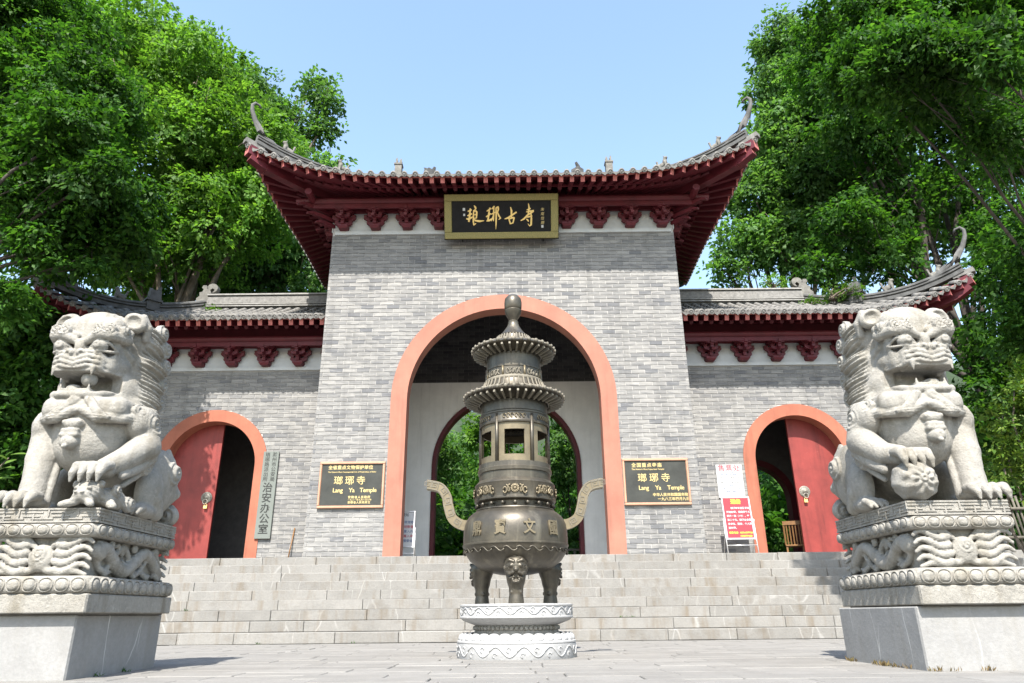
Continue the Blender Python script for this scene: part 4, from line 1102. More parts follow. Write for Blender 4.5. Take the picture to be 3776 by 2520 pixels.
def waist_mesh(hx_, hy_, h):
    """carved die between the lotus bands: flaming pearl in front, twisting beasts on the flanks"""
    s = SDF((-hx_-.06, -hy_-.06, -.01), (hx_+.06, hy_+.06, h+.01), .009)
    s.rbox((0, 0, h/2), (hx_-.05, hy_-.05, h/2+.02), .005, 0)
    yf = -hy_+.015
    for sd in (-1, 1):
        y_ = sd*(hy_-.015)
        s.ell((0, y_, h*.45), (.088, .045, .095), .004); s.curl((0, y_+sd*.022, h*.56), .055, 1, .004, .45, amp=.006)
        for sx in (-1, 1):
            s.chain([(sx*.05, y_, h*.16, .024), (sx*.15, y_, h*.08, .024), (sx*.25, y_, h*.14, .02), (sx*(hx_-.01), y_, h*.05, .014)], .012)
            s.chain([(sx*.07, y_, h*.75, .02), (sx*.12, y_, h*.93, .02), (sx*.22, y_, h*.95, .018)], .012)
            s.ell((sx*.145, y_-sd*.01, h*.48), (.055, .03, .10), .01)
            for k in range(4):
                z = h*(.84-.21*k)
                s.chain([(sx*(.11+(hx_-.10)*u), y_+sd*.006, z-.006+.036*math.sin(-.6-5.6*u)*(.45+.6*u), .030-.017*u**1.5) for u in [i/9 for i in range(10)]], .002)
        x_ = sd*(hx_-.015); n = 26
        pts = []
        for i in range(n):
            t = i/(n-1); yy = -hy_+.10+t*(2*hy_-.2); z = h*(.48+.27*math.sin(t*3.0*math.pi+.9)); pts.append((x_, yy, z, .050-.020*abs(t-.4)))
        s.chain(pts, .012)
        pts = [(x_-.01*sd, -hy_+.08+i/39*(2*hy_-.16), h*(.5+.33*math.sin(i/39*4.2*math.pi+2.6)), .022) for i in range(40)]
        s.chain(pts, .008)
        s.ell((x_, -hy_+.14, h*.62), (.05, .08, .06), .012)
        for k in range(5): yy = -hy_+.2+k*.2; s.chain([(x_, yy, h*.2, .022), (x_+.01*sd, yy+.05, h*.10, .02), (x_, yy+.11, h*.16, .016)], .008)
        rd = random.Random(5)
        for k in range(16):
            yy = -hy_+.06+k*.072; zz = h*rd.uniform(.15, .85); dq = rd.uniform(-.05, .05)
            s.chain([(x_-sd*.012, yy, zz, .016), (x_-sd*.004, yy+.04, zz+dq, .018), (x_-sd*.012, yy+.085, zz+dq*.3, .012)], .002)
        for k in range(6): s.curl((x_, -hy_+.12+k*.17, h*(.85 if k % 2 else .8)), .035, 0, .006, .6, amp=.004)
    s.groove((-hx_-.05, -hy_-.05, 0), (hx_+.05, hy_+.05, h), lambda x, y, z: .0018*np.cos(2*np.pi*(z+.25*np.abs(x)+.2*y)/.018))
    s.F[:, :, 0] = .05; s.F[:, :, -1] = .05
    return s.mesh()
WV, WF = waist_mesh(.335, .575, .275)
WAIST = mesh_np('carved_waist', WV, WF, True, ('lion_stone',))
def petal_mesh(w_, h, d, up):
    """raised oval pad with a rolled rim, front towards -y, z 0..h"""
    m = MB(); n = 18; v = []; f = []
    rings = [(1.0, 0.0), (.98, .55), (.90, .70), (.82, .42), (.76, .38), (.70, .75), (.50, .97), (.25, 1.04)]
    for k_, (q, e) in enumerate(rings):
        for j in range(n):
            a = 2*math.pi*j/n; x = math.cos(a); z = math.sin(a); sq = .86
            x = math.copysign(abs(x)**sq, x)*w_/2*q; z = math.copysign(abs(z)**sq, z)*h/2*q
            v.append((x, -d*e, h/2+z+(.05*h*(1-q) if up else -.05*h*(1-q))))
    v.append((0, -d*1.05, h/2))
    for i in range(len(rings)-1):
        for j in range(n): f.append((i*n+j, i*n+(j+1) % n, (i+1)*n+(j+1) % n, (i+1)*n+j))
    for j in range(n): f.append(((len(rings)-1)*n+j, (len(rings)-1)*n+(j+1) % n, len(v)-1))
    m._add(v, f); return m.mesh('lotus_petal', 'lion_stone', True)
def lotus_band(P, cx, cy, hx_, hy_, z0, z1, up):
    """rounded band with a row of petals on every visible face"""
    m = MB(); n = 10; prof = []
    for i in range(n+1):
        a = math.pi*i/n-math.pi/2; prof.append((.030*math.cos(a)**.7*1.0 if math.cos(a) > 0 else 0, z0+(z1-z0)*(.5+.5*math.sin(a))))
    v = []; f = []
    def ring(o, z):
        b = .03; X, Y = hx_+o, hy_+o
        return [(cx-X+b, cy-Y, z), (cx+X-b, cy-Y, z), (cx+X, cy-Y+b, z), (cx+X, cy+Y-b, z), (cx+X-b, cy+Y, z), (cx-X+b, cy+Y, z), (cx-X, cy+Y-b, z), (cx-X, cy-Y+b, z)]
    for o, z in prof: v += ring(o-.012, z)
    for i in range(n):
        for j in range(8): f.append((i*8+j, i*8+(j+1) % 8, (i+1)*8+(j+1) % 8, (i+1)*8+j))
    f.append(tuple(range(8))[::-1]); f.append(tuple(n*8+j for j in range(8)))
    m._add(v, f); band = m.build('lotus_band', 'lion_stone', P, True)
    hh = (z1-z0)*.86; nf = 7; ns = 11
    pf = petal_mesh(2*hx_/nf*.97, hh, .034, up); ps = petal_mesh(2*hy_/ns*.97, hh, .034, up)
    zb = z0+(z1-z0)*.07
    for i in range(nf): obj('lotus_petal', pf, band, Matrix.Translation((cx-hx_+2*hx_*(i+.5)/nf, cy-hy_-.004, zb)))
    for sx in (-1, 1):
        for i in range(ns): obj('lotus_petal', ps, band, Matrix.Translation((cx+sx*(hx_+.004), cy-hy_+2*hy_*(i+.5)/ns, zb)) @ Matrix.Rotation(sx*math.pi/2, 4, 'Z'))
def fret_strip(mb, L, h, dep):
    """interlocking key pattern as raised bars, local x 0..L, z 0..h, front at -dep"""
    cnt = [0]
    def bar(x0, x1, z0, z1):
        cnt[0] += 1
        if x1 > 0 and x0 < L: mb.box(max(x0, 0)+.0002*(cnt[0] % 5), min(x1, L)-.0002*(cnt[0] % 5), -dep-.0004*(cnt[0] % 9), .001, z0, z1)
    b = h*.075
    bar(0, L, h-b*1.6, h); bar(0, L, 0, b*1.6)
    x = -.05; k = 0; st = .13
    while x < L:
        if k % 2 == 0:
            bar(x, x+.012, h*.42, h-b*1.6); bar(x+.02, x+st*1.35, h*.66, h*.66+b); bar(x+.035, x+st*1.2, h*.40, h*.40+b)
        else:
            bar(x, x+.012, b*1.6, h*.60); bar(x-.01, x+st*1.15, h*.22, h*.22+b)
        x += st*.8; k += 1
def pedestal_and_lion(cx, cxb, yf, sg, label_p, label_l, ball):
    hx_, hy_ = .362, .60; cy = yf+hy_
    P = empty('lion_pedestal', (cxb, cy, 0), label_p, 'pedestal', 'carved pedestals of the stone lions')
    m = MB(); m.bevbox(cxb-.37, cxb+.37, yf+.05, yf+1.30, -.01, .405, .008); m.build('base_block', 'plinth_stone', P)
    m = MB(); m.bevbox(cx-.405, cx+.405, yf-.02, yf+1.25, .414, .54, .008); m.build('base_slab', 'lion_stone', P)
    m = MB(); m.box(cx-.36, cx+.36, yf+.06, yf+1.2, .404, .4145); m.build('bedding', 'joint_dark', P)
    lotus_band(P, cx, cy+.005, .385, .615, .541, .657, False)
    o = obj('carved_waist', WAIST, P, Matrix.Translation((cx, cy, .652)))
    lotus_band(P, cx, cy, .355, .595, .915, 1.012, True)
    m = MB(); m.box(cx-hx_, cx+hx_, cy-hy_, cy+hy_, 1.013, 1.1145); top = m.build('top_slab', 'lion_stone', P)
    m = MB(); fret_strip(m, 2*hx_, .10, .006); m.build('key_fret', 'lion_stone', top, mw=Matrix.Translation((cx-hx_, cy-hy_, 1.0137)))
    for sx in (-1, 1):
        m = MB(); fret_strip(m, 2*hy_, .10, .006)
        m.build('key_fret', 'lion_stone', top, mw=Matrix.Translation((cx+sx*hx_, cy-hy_ if sx > 0 else cy+hy_, 1.0137)) @ Matrix.Rotation(sx*math.pi/2, 4, 'Z'))
    Lr = empty('stone_lion', (cx, cy, 1.115), label_l, 'stone lion', 'stone lions guarding the steps')
    V, F = lion_body(ball); V, F = mirror(V, F, sg); V = V+np.array([cx, yf-.0, 1.1135])
    obj('body', mesh_np('body', V, F, True, ('lion_stone',)), Lr)
    if ball:
        V, F = mirror(*ball_mesh(), sg); obj('ball', mesh_np('ball', V+np.array([cx, yf, 1.1135]), F, True, ('lion_stone',)), Lr)
    else:
        V, F = mirror(*cub_mesh(), sg); obj('cub', mesh_np('cub', V+np.array([cx, yf, 1.1135]), F, True, ('lion_stone',)), Lr)
        m = MB(); m.ellip((cx+sg*-.015, yf+.17, 1.1135+1.012), (.058, .058, .058), 20, 14); m.build('pearl', 'lion_stone', Lr, True)
pedestal_and_lion(-3.085, -3.135, 5.10, 1, 'carved stone pedestal of the left lion, on a grey plinth', 'left stone lion resting a paw on a cub, pearl in its mouth', False)
pedestal_and_lion(3.385, 3.335, 5.17, -1, 'carved stone pedestal of the right lion, on a grey plinth', 'right stone lion resting a paw on a carved ball', True)

# ================================================================== INCENSE BURNER
BX, BY = .222, 7.45
SB = empty('burner_base', (BX, BY, 0), 'round white carved stone base under the bronze incense burner', 'stone base')
m = MB(); m.lathe([(0, -.01), (.565, -.01), (.572, .0), (.572, .125), (.566, .13), (.574, .135), (.574, .148), (.56, .155), (.545, .185), (.50, .2), (0, .2)], 72, (BX, BY, 0)); drum = autosmooth(m.build('lower_drum', 'marble_white', SB), 35)
pm = petal_mesh(.115, .085, .03, False); pm.materials.clear(); pm.materials.append(MAT['marble_white'])
for i in range(32):
    a = 2*math.pi*i/32; obj('lotus_petal', pm, drum, Matrix.Translation((BX, BY, .135)) @ Matrix.Rotation(a, 4, 'Z') @ Matrix.Translation((0, -.545, 0)) @ Matrix.Rotation(-.35, 4, 'X'))
m = MB(); m.lathe([(0, .2), (.425, .2), (.425, .215), (.41, .225), (.41, .235), (.40, .24), (.40, .29), (0, .29)], 64, (BX, BY, 0))
autosmooth(m.build('waist', 'lion_stone', SB), 35)
bd = MB(); bd.ellip((0, 0, 0), (.021, .021, .021), 8, 6); bdm = bd.mesh('bead', 'lion_stone', True)
for i in range(56):
    a = 2*math.pi*i/56; obj('bead', bdm, SB, Matrix.Translation((BX+.405*math.cos(a), BY+.405*math.sin(a), .262)))
m = MB(); m.lathe([(0, .285), (.40, .285), (.46, .305), (.52, .328), (.545, .35), (.553, .352), (.553, .366), (.545, .37), (.545, .452), (.553, .456), (.553, .47), (.54, .474), (0, .474)], 72, (BX, BY, 0)); ud = autosmooth(m.build('upper_drum', 'marble_white', SB), 35)
def scroll_relief(mb, r, z0, z1, n):
    for i in range(n):
        a0 = 2*math.pi*i/n; pts = []
        for j in range(13):
            t = j/12; a = a0+t*2*math.pi/n*1.0; pts.append((BX+r*math.sin(a), BY-r*math.cos(a), (z0+z1)/2+(z1-z0)*.38*math.sin(2*math.pi*t)))
        mb.tube(pts, .007, 5)
        for (q, zz) in ((.25, .30), (.75, .70)):
            ac = a0+q*2*math.pi/n; pts = []
            for j in range(10):
                th = 4.4*j/9; rr = .006+.0035*j; pts.append((BX+r*math.sin(ac+rr*math.cos(th)/r), BY-r*math.cos(ac+rr*math.cos(th)/r), z0+(z1-z0)*zz+rr*.8*math.sin(th)))
            mb.tube(pts, .006, 5)
m = MB(); scroll_relief(m, .546, .372, .452, 16); m.build('scroll_relief', 'marble_white', ud, True)
m = MB(); scroll_relief(m, .573, .01, .122, 14); m.build('scroll_relief', 'marble_white', drum, True)

IB = empty('incense_burner', (BX, BY, .474), 'tall tiered bronze incense burner with two handles, in front of the arch', 'incense burner')
C0 = (BX, BY, 0)
def lat(name, prof, mat='bronze', n=72, par=IB, ang=35):
    m = MB(); m.lathe(prof, n, C0); return autosmooth(m.build(name, mat, par), ang)
bowl = lat('bowl', [(.0, .745), (.15, .75), (.26, .77), (.37, .812), (.46, .88), (.51, .955), (.522, .985), (.529, 1.012), (.536, 1.018), (.536, 1.03), (.528, 1.036), (.529, 1.10), (.527, 1.16), (.515, 1.235), (.495, 1.28), (.465, 1.318), (.43, 1.345), (.40, 1.36), (.405, 1.368), (.40, 1.378), (.385, 1.38), (.375, 1.36)])
lat('neck', [(.36, 1.36), (.365, 1.44), (.395, 1.445)])
lat('drum', [(.385, 1.44), (.412, 1.448), (.420, 1.455), (.420, 1.47), (.414, 1.478), (.414, 1.61), (.418, 1.62), (.408, 1.632), (.382, 1.66), (.374, 1.665), (.374, 1.735), (.386, 1.742), (.388, 1.775), (.380, 1.785), (.378, 1.83), (.36, 1.835), (.32, 1.835)])
m = MB(); m.ellip((0, 0, 0), (.02, .02, .02), 10, 7); m.tube([(0, .03, 0), (0, 0, 0)], .009, 6); stud = m.mesh('stud', 'bronze', True)
for i in range(20):
    a = 2*math.pi*i/20; obj('stud', stud, IB, Matrix.Translation((BX+.40*math.sin(a), BY-.40*math.cos(a), 1.412)) @ Matrix.Rotation(a, 4, 'Z'))
# relief medallions on the drum
m = MB()
for i in range(14): a = 2*math.pi*i/14; m.ellip((.036*math.cos(a), -.002, .036*math.sin(a)), (.011, .008, .011), 6, 4)
m.tube([(.028*math.cos(a), -.004, .028*math.sin(a)) for a in [2*math.pi*i/20 for i in range(21)]], .007, 5)
for i in range(4): a = math.pi*i/4; m.tube([(-.028*math.cos(a), -.004, -.028*math.sin(a)), (.028*math.cos(a), -.004, .028*math.sin(a))], .004, 5)
for sx in (-1, 1):
    m.tube([(sx*(.045+.03*t+.02*math.sin(5*t)), -.004, .035*math.cos(4.5*t)) for t in [i/12*1.3 for i in range(13)]], .009, 6); m.tube([(sx*(.10+.018*math.cos(6*t)), -.004, -.02+.03*math.sin(6*t)) for t in [i/10 for i in range(11)]], .008, 6)
wheel = m.mesh('relief_wheel', 'bronze_worn', True)
for i in range(8): a = 2*math.pi*i/8; obj('relief_wheel', wheel, IB, Matrix.Translation((BX, BY, 1.545)) @ Matrix.Rotation(a, 4, 'Z') @ Matrix.Translation((0, -.416, 0)))
# raised characters and border on the bowl
for ch, a in zip('鼎寶文國', (-44.7, -15.9, 14.7, 43.5)):
    a = R(a); r_ = .531
    text_obj('raised_character', ch, .15, 'bronze_worn', bowl, Matrix.Translation((BX+r_*math.sin(a), BY-r_*math.cos(a), 1.155)) @ Matrix.Rotation(a, 4, 'Z') @ Matrix.Rotation(math.pi/2, 4, 'X') @ Matrix.Rotation(-.06, 4, 'X'), .007, sx=.8, offset=.003)
m = MB()
for i in range(26):
    a0 = 2*math.pi*i/26; pts = []
    for j in range(9):
        t = j/8; a = a0+t*2*math.pi/26*1.15; r_ = .5225; pts.append((BX+r_*math.sin(a), BY-r_*math.cos(a), .965+.022*math.sin(2*math.pi*t)))
    m.tube(pts, .0075, 5)
m.build('wave_relief', 'bronze', bowl, True)
# handles
def handle(sx):
    P = [(.38, 1.235), (.53, 1.235), (.64, 1.30), (.685, 1.42), (.71, 1.53), (.775, 1.615), (.88, 1.645), (.915, 1.648)]
    path = []
    for i in range(len(P)-1):
        for j in range(4):
            t = j/4; p0 = P[max(i-1, 0)]; p1 = P[i]; p2 = P[i+1]; p3 = P[min(i+2, len(P)-1)]
            q = [.5*((2*p1[k])+(-p0[k]+p2[k])*t+(2*p0[k]-5*p1[k]+4*p2[k]-p3[k])*t*t+(-p0[k]+3*p1[k]-3*p2[k]+p3[k])*t**3) for k in (0, 1)]; path.append(q)
    path.append(P[-1]); path = [Vector((BX+sx*a, BY, b)) for a, b in path]
    up = []; n = len(path)
    for i in range(n):
        d = (path[min(i+1, n-1)]-path[max(i-1, 0)]).normalized(); up.append(Vector((-d.z*sx, 0, d.x*sx)))
    m = MB(); m.sweep(path, [(-.045, -.05), (.045, -.05), (.045, .05), (-.045, .05)], ups=up); h = m.build('handle', 'bronze_worn', IB)
    # key fret bars on the front face
    m = MB(); k = 0
    for i in range(9, n-2):
        d = (path[i+1]-path[i]); u = up[i]; c = path[i]+Vector((0, -.047, 0))
        for (o0, o1) in (((-.045, -.036), (.036, .045))):
            pass
        m.beam(path[i]+u*.040+Vector((0, -.047, 0)), path[i+1]+up[i+1]*.040+Vector((0, -.047, 0)), .008, .008); m.beam(path[i]-u*.040+Vector((0, -.047, 0)), path[i+1]-up[i+1]*.040+Vector((0, -.047, 0)), .008, .008)
    for i in range(5, n-3, 4):
        c = path[i+1]; d = (path[i+2]-path[i]).normalized(); u = up[i+1]; o = Vector((0, -.047, 0)); w_ = .034
        sq = [(-w_, -.03), (-w_, .03), (w_*.9, .03), (w_*.9, -.014), (-w_*.4, -.014), (-w_*.4, .012), (w_*.4, .012)]
        for (a, b), (a2, b2) in zip(sq[:-1], sq[1:]): m.beam(c+d*a+u*b+o, c+d*a2+u*b2+o, .007, .007, up=(0, 1, .01))
    m.build('key_fret', 'bronze_pale', h)
handle(1); handle(-1)
# legs with lion masks
def leg_mesh():
    s = SDF((-.15, -.15, -.005), (.15, .2, .43), .0062)
    s.chain([(0, .05, .40, .10), (0, .0, .33, .115), (0, -.005, .22, .085), (0, .0, .11, .062), (0, 0, .085, .056), (0, 0, .04, .066), (0, 0, .0, .075)], .02)
    s.rbox((0, 0, .10), (.045, .045, .004), .014, .006)
    for sx in (-1, 1):
        s.ell((sx*.042, -.105, .335), (.022, .018, .02), .004); s.chain([(sx*.02, -.11, .37, .014), (sx*.06, -.095, .385, .016), (sx*.09, -.06, .36, .014)], .006)
        s.curl((sx*.085, -.06, .32), .03, 1, .006, .6, amp=.004); s.chain([(sx*.025, -.115, .275, .016), (sx*.06, -.10, .26, .014), (sx*.085, -.06, .28, .012)], .006)
        s.chain([(sx*.02, -.10, .235, .012), (sx*.055, -.085, .225, .012), (sx*.08, -.04, .25, .010)], .005); s.ell((sx*.03, -.10, .205), (.012, .012, .02), .004)
    s.ell((0, -.125, .30), (.026, .025, .022), .006); s.ell((0, -.10, .19), (.03, .02, .014), .006)
    s.F[:, :, 0] = .05
    V, F = s.mesh(); return mesh_np('leg', V, F, True, ('bronze',))
LEG = leg_mesh()
for a in (0, 2*math.pi/3, -2*math.pi/3):
    obj('leg', LEG, IB, Matrix.Translation((BX+.40*math.sin(a), BY-.40*math.cos(a), .474)) @ Matrix.Rotation(a, 4, 'Z'))
# open lantern storey: posts, window frames, ceiling ring
for i in range(6):
    a = 2*math.pi*(i+.5)/6; m = MB(); m.tube([(BX+.360*math.sin(a), BY-.360*math.cos(a), 1.83), (BX+.360*math.sin(a), BY-.360*math.cos(a), 2.33)], .019, 10); m.build('post', 'bronze', IB, True)
    a = 2*math.pi*i/6
    M_ = Matrix.Translation((BX, BY, 0)) @ Matrix.Rotation(a, 4, 'Z')
    m = MB()
    def arcpart(b0, b1, z0, z1, r0=.338, r1=.352, n=6):
        m.lathe([(r0, z0), (r1, z0), (r1, z1), (r0, z1), (r0, z0)], n, (0, 0, 0), -math.pi/2+b0, -math.pi/2+b1)
    arcpart(-.47, .47, 1.835, 1.90, n=10); arcpart(-.47, .47, 2.16, 2.24, n=10); arcpart(-.47, -.30, 1.90, 2.16); arcpart(.30, .47, 1.90, 2.16)
    fr = autosmooth(m.build('window_frame', 'bronze_worn', IB, mw=M_), 40)
    m = MB(); pos = []
    for j in range(9): pos += [(-.40+.10*j, 1.867), (-.40+.10*j, 2.20)]
    for j in range(7): pos += [(-.385, 1.92+.04*j), (.385, 1.92+.04*j)]
    for b, z in pos:
        m.lathe([(.018, 0), (.015, .010), (.009, .006), (.005, .011), (0, .012)], 8); vs = m.V[-40:]
        Mt = Matrix.Rotation(b, 4, 'Z') @ Matrix.Translation((0, -.352, z)) @ Matrix.Rotation(math.pi/2, 4, 'X')
        m.V[-40:] = [tuple(Mt @ Vector(q)) for q in vs]
    m.build('curl_relief', 'bronze_worn', fr, True, mw=M_)
lat('upper_drum', [(.33, 2.235), (.370, 2.235), (.372, 2.25), (.366, 2.26), (.366, 2.34), (.374, 2.345), (.374, 2.36), (.364, 2.368), (.358, 2.375), (.356, 2.50), (.35, 2.53), (.33, 2.53)])
lat('ceiling', [(0, 2.30), (.34, 2.30), (.34, 2.31)])
m = MB()
for i in range(6):
    for sx in (-1, 1):
        a = 2*math.pi*i/6
        for q in range(3):
            b = a+sx*(.06+.11*q); m.tube([(BX+.369*math.sin(b+.04*math.cos(t)), BY-.369*math.cos(b+.04*math.cos(t)), 2.30+.022*math.sin(t)) for t in [i_/8*5 for i_ in range(9)]], .006, 5)
m.build('scroll_relief', 'bronze_worn', IB, True)
def burner_roof(z0, rin, rout, rtop, ztop, rt2, n):
    """round tiled canopy: eave plate, ribs on top, rafters beneath, disc ends"""
    cn = lat('canopy', [(rin, z0-.035), (rin+.03, z0-.03), (rout-.05, z0+.015), (rout-.01, z0+.02), (rout, z0+.03), (rout-.02, z0+.05), (rout*.82, z0+.065), (rtop+.05, z0+.10), (rtop+.025, z0+.125), (rtop, ztop), (rt2, ztop)])
    m = MB(); m.cur = 0
    P = [(rout-.01, z0+.045), (rout*.82, z0+.078), (rtop+.055, z0+.112), (rtop+.03, z0+.135), (rtop+.004, ztop)]
    m.tube([(0, -r, z) for r, z in P], [.014, .014, .011, .010, .009], 6)
    m.ellip((0, -rout-.002, z0+.043), (.021, .012, .021), 10, 6); rib = m.mesh('tile_rib', 'bronze_pale', True)
    m = MB(); m.beam((0, -(rin+.02), z0-.045), (0, -(rout-.012), z0-.002), .02, .026); raf = m.mesh('rafter', 'bronze_pale')
    for i in range(n):
        a = 2*math.pi*i/n
        obj('tile_rib', rib, cn, Matrix.Translation(C0) @ Matrix.Rotation(a, 4, 'Z')); obj('rafter', raf, cn, Matrix.Translation(C0) @ Matrix.Rotation(a+math.pi/n, 4, 'Z'))
burner_roof(2.525, .37, .545, .318, 2.735, .30, 40)
lat('roof_collar', [(.325, 2.725), (.328, 2.74), (.318, 2.76), (.306, 2.765), (.302, 2.77)], 'bronze_pale')
up2 = lat('top_drum', [(.302, 2.745), (.303, 2.86), (.31, 2.865), (.31, 2.885), (.30, 2.89), (.297, 3.03), (.27, 3.06)])
for i in range(8):
    a = 2*math.pi*(i+.5)/8; m = MB(); m.tube([(BX+.305*math.sin(a), BY-.305*math.cos(a), 2.75), (BX+.305*math.sin(a), BY-.305*math.cos(a), 2.865)], .012, 6); m.build('post', 'bronze_worn', up2, True)
m = MB()
for i in range(8):
    a = 2*math.pi*i/8
    for q in range(5):
        b = a+(q-2)*.11; m.tube([(BX+.305*math.sin(b+.045*math.cos(t)), BY-.305*math.cos(b+.045*math.cos(t)), 2.805+.03*math.sin(t+q)) for t in [i_/8*5.2 for i_ in range(9)]], .007, 5)
m.build('scroll_relief', 'bronze_pale', up2, True)
burner_roof(3.07, .30, .462, .178, 3.285, .16, 34)
lat('spire', [(.18, 3.28), (.185, 3.292), (.165, 3.305), (.13, 3.335), (.095, 3.385), (.068, 3.43), (.055, 3.475), (.058, 3.485), (.045, 3.50), (.05, 3.512), (.06, 3.53), (.085, 3.575), (.095, 3.62), (.088, 3.632), (.098, 3.65), (.100, 3.72), (.092, 3.77), (.06, 3.808), (.02, 3.822), (0, 3.823)], 'bronze')

# ================================================================== SIGNS AND SMALL THINGS ON THE GATE
# big name board, leaning out under the eaves
PL = empty('name_board', (0, 14.9, 8.66), 'black name board with gold calligraphy and olive brocade frame under the main eaves', 'name board')
lean = math.atan2(.45, .96)
PM = Matrix.Translation((-.03, 15.02, 8.82)) @ Matrix.Rotation(lean, 4, 'X')       # local x right, z up the board, front = -y
PW, PH = 1.365, 1.06
m = MB(); m.box(-PW+.18, PW-.18, -.02, .05, .155, PH-.16); m.build('panel', 'black_lacquer', PL, mw=PM)
for (x0, x1, z0, z1) in ((-PW, PW, PH-.16, PH), (-PW, PW, 0, .155), (-PW, -PW+.18, .156, PH-.161), (PW-.18, PW, .156, PH-.161)):
    m = MB(); m.bevbox(x0, x1, -.055, .05, z0, z1, .012); m.build('frame_bar', 'brocade', PL, mw=PM)
m = MB(); m.box(-PW-.012, PW+.012, .052, .09, -.015, PH+.012); m.build('backing', 'black_lacquer', PL, mw=PM)
# brush strokes: (x,y,width) in the picture units of the board, y down
STR = {0: [[(595, 432, 16), (630, 420, 26), (665, 402, 20)], [(588, 508, 14), (630, 490, 28), (672, 470, 18)], [(640, 382, 18), (632, 480, 28), (612, 612, 26)], [(568, 556, 16), (610, 565, 34), (655, 540, 24), (690, 520, 10)],
           [(706, 332, 10), (728, 362, 30), (738, 385, 22), (712, 415, 12)], [(700, 410, 16), (694, 500, 22), (690, 620, 24)], [(698, 432, 16), (735, 425, 24), (752, 445, 26), (745, 550, 20)], [(700, 492, 12), (742, 486, 18)], [(698, 552, 12), (745, 546, 18)], [(690, 560, 12), (730, 590, 26), (800, 602, 30), (878, 594, 8)], [(690, 610, 14), (700, 662, 26), (738, 636, 10)]],
       1: [[(925, 432, 14), (965, 412, 28), (1000, 380, 18)], [(912, 530, 14), (960, 500, 28), (996, 470, 16)], [(978, 372, 16), (962, 480, 26), (942, 598, 24)], [(918, 600, 12), (965, 592, 30), (1010, 562, 16)],
           [(1012, 398, 14), (1040, 372, 26), (1062, 346, 16)], [(1052, 350, 16), (1046, 470, 24), (1040, 602, 18)], [(1000, 486, 12), (1040, 470, 24), (1076, 448, 14)], [(1042, 500, 14), (1020, 560, 20), (998, 604, 10)],
           [(1088, 372, 18), (1090, 500, 26), (1086, 640, 20), (1080, 742, 6)], [(1088, 380, 16), (1122, 362, 28), (1128, 400, 24), (1112, 456, 18), (1140, 520, 24), (1166, 552, 18), (1130, 578, 10)]],
       2: [[(1234, 568, 12), (1300, 548, 30), (1380, 492, 26), (1445, 452, 24)], [(1340, 366, 12), (1356, 430, 28), (1352, 540, 20)], [(1306, 560, 14), (1322, 610, 22), (1334, 656, 18)], [(1312, 572, 14), (1370, 548, 24), (1400, 548, 26), (1378, 644, 16)], [(1334, 652, 14), (1380, 634, 20)]],
       3: [[(1610, 452, 12), (1680, 440, 24), (1745, 432, 26)], [(1650, 308, 10), (1664, 390, 28), (1644, 480, 22)], [(1618, 420, 10), (1660, 402, 22), (1690, 392, 14)], [(1514, 600, 14), (1570, 570, 26), (1640, 500, 26), (1740, 444, 16)], [(1596, 545, 12), (1650, 536, 24), (1716, 518, 16)], [(1690, 446, 14), (1700, 560, 26), (1694, 672, 26), (1668, 692, 14), (1638, 652, 6)], [(1612, 570, 10), (1636, 592, 24), (1652, 616, 14)]]}
def brush(mb, st, fx, fz, sc, th=.012):
    P = [];
    for (a, b) in zip(st[:-1], st[1:]):
        for j in range(5): t = j/5; P.append([a[k]+(b[k]-a[k])*t for k in range(3)])
    P.append(list(st[-1])); n = len(P); L_, R_ = [], []
    for i in range(n):
        d = np.array(P[min(i+1, n-1)][:2])-np.array(P[max(i-1, 0)][:2]); d = d/(np.linalg.norm(d)+1e-6); q = np.array([-d[1], d[0]]); c = np.array(P[i][:2]); w_ = P[i][2]*.56
        L_.append(c+q*w_); R_.append(c-q*w_)
    v = []
    for pt in L_+R_: v.append((fx(pt[0]), -.02-th, fz(pt[1])))
    for pt in L_+R_: v.append((fx(pt[0]), -.0201, fz(pt[1])))
    f = []; N = 2*n
    for i in range(n-1): f.append((i, i+1, n+i+1, n+i)); f.append((i+1, i, N+i, N+i+1)); f.append((n+i, n+i+1, N+n+i+1, N+n+i))
    f += [(0, n, N+n, N), (n-1, N+n-1, N+2*n-1, 2*n-1)]
    mb._add(v, f)
fx = lambda u: (u-1178)/1980*2*PW; fz = lambda w_: PH*(1-(w_-140)/762)
for k in range(4):
    m = MB()
    for q, st in enumerate(STR[k]): brush(m, st, fx, fz, 1, .010+.0012*q)
    m.build('calligraphy', 'gold', PL, mw=PM)
for i, ch in enumerate('朱南信題'):
    text_obj('lettering', ch, .085, 'gold_pale', PL, PM @ Matrix.Translation((fx(1890), -.023, fz(415+i*75))) @ Matrix.Rotation(math.pi/2, 4, 'X'), .002, shear=.2)
for (u, w_, a) in ((530, 397, .028), (533, 490, .022), (1890, 700, .026)):
    m = MB(); m.box(fx(u)-a, fx(u)+a, -.026, -.021, fz(w_)-a*1.2, fz(w_)+a*1.2); m.build('seal', 'paper_white', PL, mw=PM)
for x in (-.98, .98):
    m = MB(); m.tube([(x, 14.98, 8.88), (x, Dc+.01, 8.88)], .015, 6); m.tube([(x, 14.62, 9.72), (x, 14.85, 9.9)], .012, 6); m.build('hanger', 'ink_black', PL)

